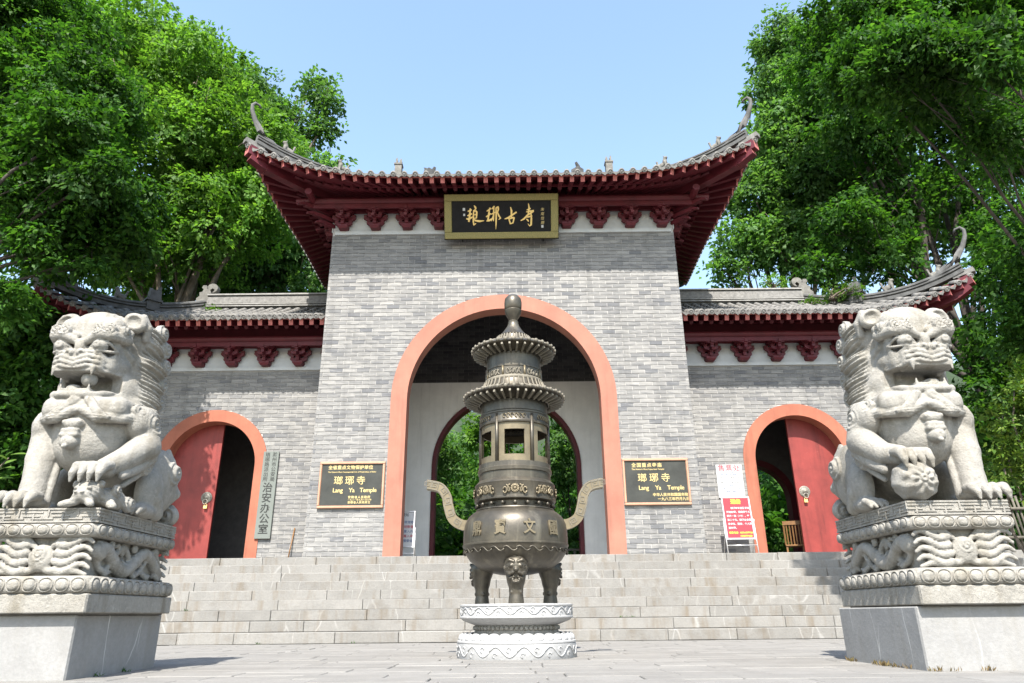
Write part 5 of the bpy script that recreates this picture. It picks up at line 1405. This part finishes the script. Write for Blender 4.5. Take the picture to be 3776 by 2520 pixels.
def framed_plaque(x0, x1, z0, z1, label, lines):
    T = empty('framed_plaque', ((x0+x1)/2, Dc-.03, z0), label, 'plaque', 'framed plaques beside the arch')
    y0 = Dc-.075; w_ = .055
    m = MB(); m.box(x0+w_, x1-w_, Dc-.045, Dc-.012, z0+w_, z1-w_); m.build('panel', 'slate_sign', T)
    for (a, b, c, d) in ((x0, x1, z1-w_, z1), (x0, x1, z0, z0+w_), (x0, x0+w_, z0+w_+.001, z1-w_-.001), (x1-w_, x1, z0+w_+.001, z1-w_-.001)):
        m = MB(); m.bevbox(a, b, y0, Dc-.0115, c, d, .012); m.build('frame_bar', 'copper_frame', T)
    for (txt, dx, dz, size, al, sp, off) in lines:
        text_obj('lettering', txt, size, 'gold_pale', T, face_front(x0+dx*(x1-x0), Dc-.0465, z1-dz*(z1-z0)), .0015, al, off, 0, 1, sp)
framed_plaque(-3.975, -2.565, 2.51, 3.50, 'left framed slate plaque with gold lettering, beside the arch', [
    ('全省重点文物保护单位', .13, .13, .094, 'LEFT', 1.06, .001), ("The Nation's Most Consequential Unit of Preservation of Relics", .13, .225, .040, 'LEFT', 1, .0005),
    ('瑯琊寺', .225, .42, .20, 'LEFT', 1.42, .0), ('Lang', .22, .62, .13, 'LEFT', .9, .001), ('Ya', .465, .62, .13, 'LEFT', .9, .001), ('Temple', .63, .62, .13, 'LEFT', .9, .001),
    ('安徽省人民政府', .46, .77, .062, 'LEFT', 1.22, .001), ('一九八一年九月八日公布', .46, .825, .044, 'LEFT', 1.09, .0005), ('安徽省人民政府立', .46, .88, .056, 'LEFT', 1.18, .001)])
framed_plaque(2.54, 3.962, 2.51, 3.505, 'right framed slate plaque with gold lettering, beside the arch', [
    ('全国重点寺庙', .14, .15, .10, 'LEFT', 1.22, .001), ("The Nation's Most Important Temple", .14, .235, .046, 'LEFT', 1, .0005),
    ('瑯琊寺', .22, .43, .20, 'LEFT', 1.5, .0), ('Lang', .225, .635, .13, 'LEFT', .9, .001), ('Ya', .475, .635, .13, 'LEFT', .9, .001), ('Temple', .655, .635, .13, 'LEFT', .9, .001),
    ('中华人民共和国国务院', .43, .785, .075, 'LEFT', 1, .001), ('一九八三年四月九日', .50, .875, .075, 'LEFT', 1, .001)])

def hang_sign(name, x0, x1, z0, z1, label, mat, cat):
    T = empty(name, ((x0+x1)/2, Dw-.03, z0), label, cat)
    m = MB(); m.bevbox(x0, x1, Dw-.075 if name == 'office_sign' else Dw-.045, Dw-.034 if name == 'office_sign' else Dw-.0145, z0, z1, .005); m.build('board', mat, T)
    return T
T = hang_sign('office_sign', -5.69, -5.325, 2.035, 4.03, 'narrow vertical green sign with black writing beside the left door', 'sign_green', 'sign')
ys = Dw-.0765
for i, ch in enumerate('滁州市公安局'): text_obj('lettering', ch, .115, 'ink_black', T, face_front(-5.42, ys, 3.945-i*.115), .001, offset=.001)
for i, ch in enumerate('琅琊路派出所'): text_obj('lettering', ch, .115, 'ink_black', T, face_front(-5.585, ys, 3.945-i*.115), .001, offset=.001)
for i, ch in enumerate('治安办公室'): text_obj('lettering', ch, .235, 'ink_black', T, face_front(-5.505, ys, 3.17-i*.235), .001, offset=.004)
m = MB(); m.box(-5.66, -5.62, Dw-.05, Dw-.0115, 2.2, 2.24); m.box(-5.40, -5.36, Dw-.05, Dw-.0115, 3.8, 3.84); m.build('bracket', 'ink_black', T)
T = hang_sign('ticket_notice', 4.925, 5.535, 2.845, 3.61, 'white ticket office notice with red heading beside the right door', 'paper_white', 'notice')
yt = Dw-.0465
text_obj('lettering', '售票处', .165, 'ink_red', T, face_front(5.23, yt, 3.52), .001, offset=.0005, spacing=1.12)
for k, (tx, sz, mt, z, dx) in enumerate((('琅琊山风景名胜区门票价格公示', .030, 'ink_blue', 3.415, 0), ('琅琊山风景区门票一律凭票入内', .030, 'ink_blue', 3.375, 0), ('旺季 (3月-11月) 门票价格 玖拾伍元', .033, 'ink_black', 3.30, 0), ('淡季 (12月-2月) 门票价格 柒拾元', .033, 'ink_black', 3.20, 0), ('优惠政策', .028, 'ink_blue', 3.12, 0), ('儿童 学生 老年人 军人凭证优惠', .030, 'ink_blue', 3.06, 0), ('免票范围 详见售票窗口', .028, 'ink_blue', 2.99, 0), ('咨询电话 投诉电话', .026, 'ink_blue', 2.90, 0))):
    text_obj('lettering', tx, sz, mt, T, face_front(5.23+dx, yt, z), .0008)

def easel(name, x0, x1, zb, zt, y_foot, lean, face, label, lines, zfoot, lab_cat='notice board'):
    T = empty(name, ((x0+x1)/2, y_foot, TZ), label, lab_cat)
    w_ = (x1-x0)/2; M_ = Matrix.Translation(((x0+x1)/2, y_foot, TZ)) @ Matrix.Rotation(-lean, 4, 'X')
    h0, h1 = zb-TZ, zt-TZ
    m = MB(); m.box(-w_+.03, w_-.03, -.008, .008, h0+.03, h1-.03); m.build('panel', face, T, mw=M_)
    for (a, b, c, d) in ((-w_, w_, h1-.035, h1), (-w_, w_, h0, h0+.035), (-w_, -w_+.035, h0+.036, h1-.036), (w_-.035, w_, h0+.036, h1-.036)):
        m = MB(); m.bevbox(a, b, -.018, .018, c, d, .005); m.build('frame_bar', 'steel', T, mw=M_)
    for sx in (-1, 1):
        m = MB(); m.tube([(sx*(w_+.012), .0, 0.004), (sx*(w_+.012), 0, h0+.45)], .013, 8); m.build('leg', 'steel', T, True, M_)
        m = MB(); m.tube([(sx*(w_+.0), .42, 0.004), (sx*(w_), .03, h0+.42)], .011, 8); m.build('leg', 'steel', T, True, Matrix.Translation(((x0+x1)/2, y_foot, TZ)))
    m = MB(); m.tube([(-w_-.01, 0, h0-.12), (w_+.01, 0, h0-.12)], .010, 8); m.build('crossbar', 'steel', T, True, M_)
    for (tx, dx, dz, sz, mt, al, off) in lines:
        text_obj('lettering', tx, sz, mt, T, M_ @ Matrix.Translation((-w_+dx*2*w_, -.0095, h1-dz*(h1-h0))) @ Matrix.Rotation(math.pi/2, 4, 'X'), .0008, al, off)
red = [('通告', .5, .125, .115, 'ink_yellow', 'CENTER', .003)]
for i, tx in enumerate(('　　琅琊寺年度游览证', '开始办理。请携带个人', '照片一张（1寸），每', '张二十元。琅琊企业事', '业单位、团体、个人欢', '迎办理。')): red.append((tx, .12, .275+.092*i, .052, 'paper_white', 'LEFT', .001))
red += [('联系电话：0550-3577126', .12, .845, .047, 'ink_yellow', 'LEFT', .001), ('13965991638', .48, .92, .047, 'ink_yellow', 'LEFT', .001)]
easel('red_notice_board', 4.79, 5.42, 1.85, 2.79, 15.80, .13, 'board_red', 'red notice board with yellow heading on a steel easel by the right door', red, 0)
pale = [('入寺须知', .5, .12, .08, 'ink_black', 'CENTER', .001)]
for i, tx in enumerate(('请勿携带宠物', '文明敬香', '本寺实行凭票入内', '请购票入寺', '琅琊寺管委会')): pale.append((tx, .95, .32+.125*i, .07, 'ink_red' if i in (1, 3) else 'ink_blue', 'RIGHT', .001))
easel('pale_notice_board', -2.62, -2.02, 1.78, 2.60, 16.15, .14, 'paper_white', 'pale notice board on a steel easel just inside the big arch', pale, 0)

# broom handle leaning on the wall, chair in the right door
m = MB(); m.tube([(-4.86, Dw-.16, TZ), (-4.80, Dw-.02, 2.27)], .014, 8)
tag(m.build('wooden_pole', 'chair_wood', None, True), 'thin wooden pole leaning on the brick wall below the left plaque', 'pole')
T = empty('wooden_chair', (6.95, 17.55, TZ), 'slatted wooden chair just inside the right door', 'chair')
cm = Matrix.Translation((6.88, 17.55, TZ)) @ Matrix.Rotation(-.35, 4, 'Z')
m = MB(); m.bevbox(-.20, .22, -.02, .40, .40, .44, .008); m.build('seat', 'chair_wood', T, mw=cm)
for (x, y_) in ((-.17, .02), (.19, .02), (-.17, .37), (.19, .37)):
    m = MB(); m.box(x-.02, x+.02, y_-.02, y_+.02, .001, .40); m.build('leg', 'chair_wood', T, mw=cm)
for x in (-.19, .20):
    m = MB(); m.beam((x, .01, .44), (x, -.10, .95), .04, .04); m.build('back_post', 'chair_wood', T, mw=cm)
m = MB(); m.beam((-.21, -.10, .93), (.22, -.10, .93), .03, .09); m.build('back_rail', 'chair_wood', T, mw=cm)
for i in range(5):
    x = -.13+.068*i; m = MB(); m.beam((x, .0, .441), (x, -.095, .89), .03, .015); m.build('back_slat', 'chair_wood', T, mw=cm)

# bamboo fences on the terrace edge
def fence(x0, x1, y_, label, h=1.02):
    T = empty('bamboo_fence', ((x0+x1)/2, y_, TZ), label, 'fence'); x = x0
    while x < x1:
        m = MB(); hh = h+random.uniform(-.04, .06); m.tube([(x, y_, TZ-.005), (x-.10+random.uniform(-.02, .02), y_+.01, TZ+hh)], .022, 7); m.build('slat', 'bamboo_dark', T, True); x += random.uniform(.085, .115)
    for z in (.25, .80):
        m = MB(); m.tube([(x0-.1, y_-.04, TZ+z), (x1+.1, y_-.04, TZ+z)], .03, 8); m.build('rail', 'bamboo_dark', T, True)
fence(9.0, 13.2, 14.35, 'dark bamboo fence on the terrace behind the right lion')
fence(-13.0, -8.6, 14.35, 'dark bamboo fence on the terrace behind the left lion')
# garden seat seen through the arch
T = empty('wooden_railing', (1.9, 22.2, TZ), 'dark wooden railing seen through the big arch', 'railing')
for x in (1.5, 1.75, 2.0, 2.25):
    m = MB(); m.box(x-.03, x+.03, 22.17, 22.23, TZ-.006, TZ+.75); m.build('post', 'bamboo_dark', T)
for z in (.72, .35):
    m = MB(); m.box(1.4, 2.4, 22.165, 22.235, TZ+z, TZ+z+.06); m.build('rail', 'bamboo_dark', T)

# ================================================================== TREES AND PLANTS
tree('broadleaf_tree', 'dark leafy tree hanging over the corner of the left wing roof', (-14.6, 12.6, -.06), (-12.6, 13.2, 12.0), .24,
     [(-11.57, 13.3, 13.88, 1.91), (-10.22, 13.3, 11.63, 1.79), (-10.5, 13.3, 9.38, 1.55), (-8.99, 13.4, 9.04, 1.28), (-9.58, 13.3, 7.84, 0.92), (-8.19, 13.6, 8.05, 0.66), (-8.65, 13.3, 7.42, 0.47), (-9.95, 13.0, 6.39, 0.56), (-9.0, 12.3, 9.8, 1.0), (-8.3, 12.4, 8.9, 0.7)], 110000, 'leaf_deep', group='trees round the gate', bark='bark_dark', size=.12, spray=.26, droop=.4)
tree('broadleaf_tree', 'bright green tree rising behind the left wing', (-10.2, 22, -.06), (-10.0, 20.6, 15.0), .34,
     [(-13.4, 20, 19.7, 2.1), (-10.9, 20, 18.0, 2.0), (-11.16, 20, 15.07, 2.5), (-9.6, 20, 15.7, 1.95), (-9.61, 20.5, 12.51, 2.1), (-7.9, 20.5, 13.2, 1.5), (-8.2, 20.3, 15.4, 1.2), (-14.5, 19.5, 16.5, 2.4), (-12.5, 20.3, 11.8, 2.0), (-15.5, 20, 12.5, 2.2)], 120000, 'leaf_bright', group='trees round the gate', size=.16, spray=.32)
tree('broadleaf_tree', 'pale green tree whose outer branch stands against the sky left of the roof', (-9.5, 26.5, -.06), (-9.6, 25.5, 18.0), .36,
     [(-13.6, 25, 23.5, 1.5), (-11.5, 25, 21.6, 1.75), (-9.75, 25, 20.0, 1.45), (-8.25, 25, 22.0, .85), (-7.75, 25, 21.2, .8), (-7.85, 25, 19.9, .65), (-8.5, 25.2, 17.4, 1.7), (-8.75, 25, 14.3, 2.0), (-10.35, 25, 13.15, 2.1), (-13.1, 25, 13.19, 2.4), (-12.4, 25.3, 18, 2.2), (-16.2, 25, 22.5, 2.6), (-7.0, 25, 12.0, 1.4)], 120000, 'leaf_soft', group='trees round the gate', size=.18, spray=.36)
tree('broadleaf_tree', 'pale green tree against the sky to the right of the main roof', (10.8, 26, -.06), (11.2, 24.6, 17.0), .36,
     [(12.03, 24, 23.0, 1.5), (11.6, 24, 20.8, 1.35), (11.4, 24, 19.0, 1.4), (14.5, 24.5, 17.5, 2.2), (13.0, 24.6, 14.0, 2.0), (16.5, 24.5, 15, 2.2), (10.75, 24, 17.6, 1.4), (12.82, 24, 19.82, 2.0), (9.75, 24, 15.66, 1.4), (9.1, 24, 13.53, 1.15), (8.3, 24, 12.3, .75), (11.89, 24, 16.23, 2.0), (10.63, 24, 13.51, 1.6), (13.4, 24, 22.6, 1.7)], 120000, 'leaf_soft', group='trees round the gate', size=.18, spray=.36)
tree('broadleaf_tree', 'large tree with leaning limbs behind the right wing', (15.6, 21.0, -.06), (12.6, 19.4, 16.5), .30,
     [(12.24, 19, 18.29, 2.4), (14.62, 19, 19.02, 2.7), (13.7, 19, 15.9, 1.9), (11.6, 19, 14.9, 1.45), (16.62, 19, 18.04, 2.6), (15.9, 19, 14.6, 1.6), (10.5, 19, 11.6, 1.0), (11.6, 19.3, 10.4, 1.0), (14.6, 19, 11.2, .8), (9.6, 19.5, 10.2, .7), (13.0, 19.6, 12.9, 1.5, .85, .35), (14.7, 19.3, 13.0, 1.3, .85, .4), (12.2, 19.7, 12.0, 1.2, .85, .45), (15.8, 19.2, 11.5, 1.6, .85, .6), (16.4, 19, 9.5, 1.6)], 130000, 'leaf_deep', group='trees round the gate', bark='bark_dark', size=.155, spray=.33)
tree('broadleaf_tree', 'dark leafy tree at the right edge, close behind the right lion', (10.4, 10.9, -.06), (9.6, 10.2, 7.5), .11,
     [(8.38, 9.2, 7.12, 0.75), (7.31, 8.6, 7.31, 0.32), (8.29, 9.6, 5.58, 0.65), (8.42, 10.2, 4.54, 0.66), (8.07, 8.8, 7.96, 0.45), (5.45, 8.4, 7.9, .6, .8, 1.6), (5.55, 7.6, 7.3, .6, .8, 1.6), (6.3, 8.2, 7.5, .7, .8, 1.4), (6.25, 7.2, 7.0, .6, .8, 1.4), (7.0, 8.2, 6.6, .5)], 46000, 'leaf_deep', group='trees round the gate', bark='bark_dark', size=.085, spray=.2)  # the extra-dense clumps over the forecourt are added to shade the right steps
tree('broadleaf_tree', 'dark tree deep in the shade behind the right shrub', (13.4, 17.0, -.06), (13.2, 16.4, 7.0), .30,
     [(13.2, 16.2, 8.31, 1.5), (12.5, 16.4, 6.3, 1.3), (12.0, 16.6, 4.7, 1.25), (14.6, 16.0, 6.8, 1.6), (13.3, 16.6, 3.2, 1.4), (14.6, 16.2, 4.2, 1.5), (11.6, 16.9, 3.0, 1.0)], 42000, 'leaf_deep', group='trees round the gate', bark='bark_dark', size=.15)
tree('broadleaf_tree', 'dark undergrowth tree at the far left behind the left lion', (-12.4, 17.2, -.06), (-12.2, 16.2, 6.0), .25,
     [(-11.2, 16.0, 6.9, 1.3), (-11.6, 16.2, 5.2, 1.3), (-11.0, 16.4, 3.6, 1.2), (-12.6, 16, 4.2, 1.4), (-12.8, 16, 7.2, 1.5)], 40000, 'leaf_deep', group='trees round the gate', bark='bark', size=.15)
def shrub(name, label, base, blobs, n, leaf, size, group=None, spray=.18, cat='shrub', width=.45):
    T = empty(name, base, label, cat, group); mb = MB()
    for i, b in enumerate(blobs):
        for q in range(4): limb(mb, (base[0]+random.uniform(-.1, .1), base[1]+random.uniform(-.1, .1), base[2]), (b[0]+random.uniform(-.5, .5)*b[3], b[1]+random.uniform(-.5, .5)*b[3], b[2]+random.uniform(-.2, .7)*b[3]), .03, .008, .3, 6, seed=i*5+q)
    mb.build('stem', 'bark', T, True); obj('foliage', crown_mesh('foliage', blobs, n, leaf, size=size, spray=spray, droop=.05, width=width), T); return T
shrub('evergreen_shrub', 'glossy green shrub beside the right lion', (7.7, 10.2, -.06), [(7.75, 10, 2.95, .75), (7.9, 10, 3.5, .45), (7.55, 10, 2.3, .6), (8.4, 10.1, 2.7, .8), (8.3, 10.1, 3.2, .6)], 15000, 'leaf_glossy', .085, spray=.16)
# broad-leaved sprig at the left edge
T = empty('broadleaf_seedling', (-4.72, 6.5, -.012), 'broad glossy leaves on a thin stem at the left edge beside the lion', 'plant'); m = MB()
m.tube([(-4.72, 6.5, -.012), (-4.68, 6.5, .9), (-4.60, 6.5, 1.6), (-4.47, 6.5, 1.78)], [.016, .014, .01, .006], 6); m.build('stem', 'bark', T, True)
for i in range(9):
    a = i*2.4; z = 1.45+.045*i; L_ = .17; bx_, bz_ = -4.62+.02*i, z
    d = Vector((math.cos(a)*.8+.25, math.sin(a)*.5-.2, .25)); d.normalize(); sd = d.cross(Vector((0, -.5, 1))).normalized(); v = []; f = []
    for j in range(7):
        t = j/6; w_ = .032*math.sin(math.pi*min(1, t*.93+.05)); c_ = Vector((bx_, 6.5, bz_))+d*L_*t+Vector((0, 0, -.04*t*t)); v += [c_-sd*w_, c_+Vector((0, 0, -.004)), c_+sd*w_]
    for j in range(6):
        for q in (0, 1): f.append((j*3+q, j*3+q+1, j*3+q+4, j*3+q+3))
    obj('leaf', mesh_np('leaf', v, f, True, ('leaf_glossy',)), T)
# the wood on the slope behind
def slope_blobs(n, x0, x1, y0, y1, r0, r1):
    out = []
    for i in range(n):
        x = random.uniform(x0, x1); y_ = random.uniform(y0, y1); r_ = random.uniform(r0, r1); out.append((x, y_, hill_z(x, y_)+TZ+r_*.3, r_))
    return out
for k, (x, y_, h_) in enumerate(((-3.4, 25.0, 7.5), (-.4, 26.5, 9.5), (2.6, 25.5, 8.5), (6.3, 24.6, 6.5))):
    tree('young_tree', ['young leafy tree seen on the left through the big arch', 'young leafy tree seen behind the burner through the big arch', 'young leafy tree seen on the right through the big arch', 'young tree seen through the right door'][k], (x, y_+.6, TZ-.65), (x+.2, y_, TZ+h_*.55), .11,
         [(x+random.uniform(-1, 1), y_+random.uniform(-.6, .6), TZ+h_*(.12+.15*i), random.uniform(.85, 1.25)) for i in range(6)], 22000, 'leaf_bright' if k % 2 else 'leaf_soft', group='young trees behind the gate', bark='bark_dark', size=.15, spray=.3)
wood = obj('hillside_wood', crown_mesh('hillside_wood', slope_blobs(54, -30, 30, 27.5, 40, 1.8, 3.2)+slope_blobs(40, -7, 9, 26.5, 34, .9, 1.6), 95000, 'leaf_deep', size=.30, spray=.6))
tag(wood, 'green wood covering the slope behind the gate', 'wood', kind='stuff')

# weeds on the right wing's roof, tufts in the steps and along the plinth
def weed(label, base, blobs, n, leaf='leaf_bright', size=.06):
    return shrub('roof_weed', label, base, blobs, n, leaf, size, 'weeds growing on the gate roof', .10, 'weed')
weed('leafy weed growing behind the hip of the right wing roof', (8.7, 17.2, 8.1), [(8.7, 17.2, 8.32, .22), (9.0, 17.0, 8.25, .25), (9.25, 16.8, 8.15, .2)], 1500)
weed('leafy weed standing on the ridge of the right wing', (7.5, 18.0, 8.85), [(7.4, 18.0, 9.05, .22), (7.75, 18.0, 9.0, .18)], 1100)
weed('small weed at the foot of the right wing ridge ornament', (8.15, 17.65, 8.05), [(8.2, 17.6, 8.2, .14), (8.45, 17.4, 8.1, .15)], 700)
weed('small weed at the ridge end of the left wing', (-8.0, 17.6, 8.0), [(-8.0, 17.6, 8.15, .13), (-7.8, 17.7, 8.12, .12)], 600)
def tufts(name, label, pts, n, leaf, h):
    C = []; D = []
    for (x, y_, z) in pts:
        C.append(np.array([x, y_, z])+rng.normal(size=(n, 3))*np.array([.02, .012, 0])); D.append(rng.normal(size=(n, 3))*np.array([.5, .4, .2])+np.array([0, -.1, 1]))
    C = np.concatenate(C); D = np.concatenate(D); N = rng.normal(size=C.shape)+np.array([0, -1, .3]); L_ = h*(.4+.8*rng.random(len(C)))
    return tag(obj(name, leaves_mesh(name, C, D, N, L_, L_*.22, leaf)), label, 'grass', kind='stuff')
tufts('dry_grass', 'dry grass along the foot of the right pedestal', [(2.95-.0, 5.3+1.1*random.random(), -.004) for i in range(16)]+[(3.0+.8*random.random(), 5.20, -.004) for i in range(5)], 9, 'grass_dry', .045)
tufts('green_tufts', 'small green weeds in the joints of steps and paving', [(-2.74, 5.5, -.004), (-2.74, 5.9, -.004), (-5.2, 12.40, .482), (-3.6, 11.43, -.002), (1.9, 12.09, .322), (2.05, 12.09, .322), (-2.2, 11.43, -.002), (3.02, 5.3, -.004), (3.0, 5.6, -.004)], 9, 'leaf_deep', .045)
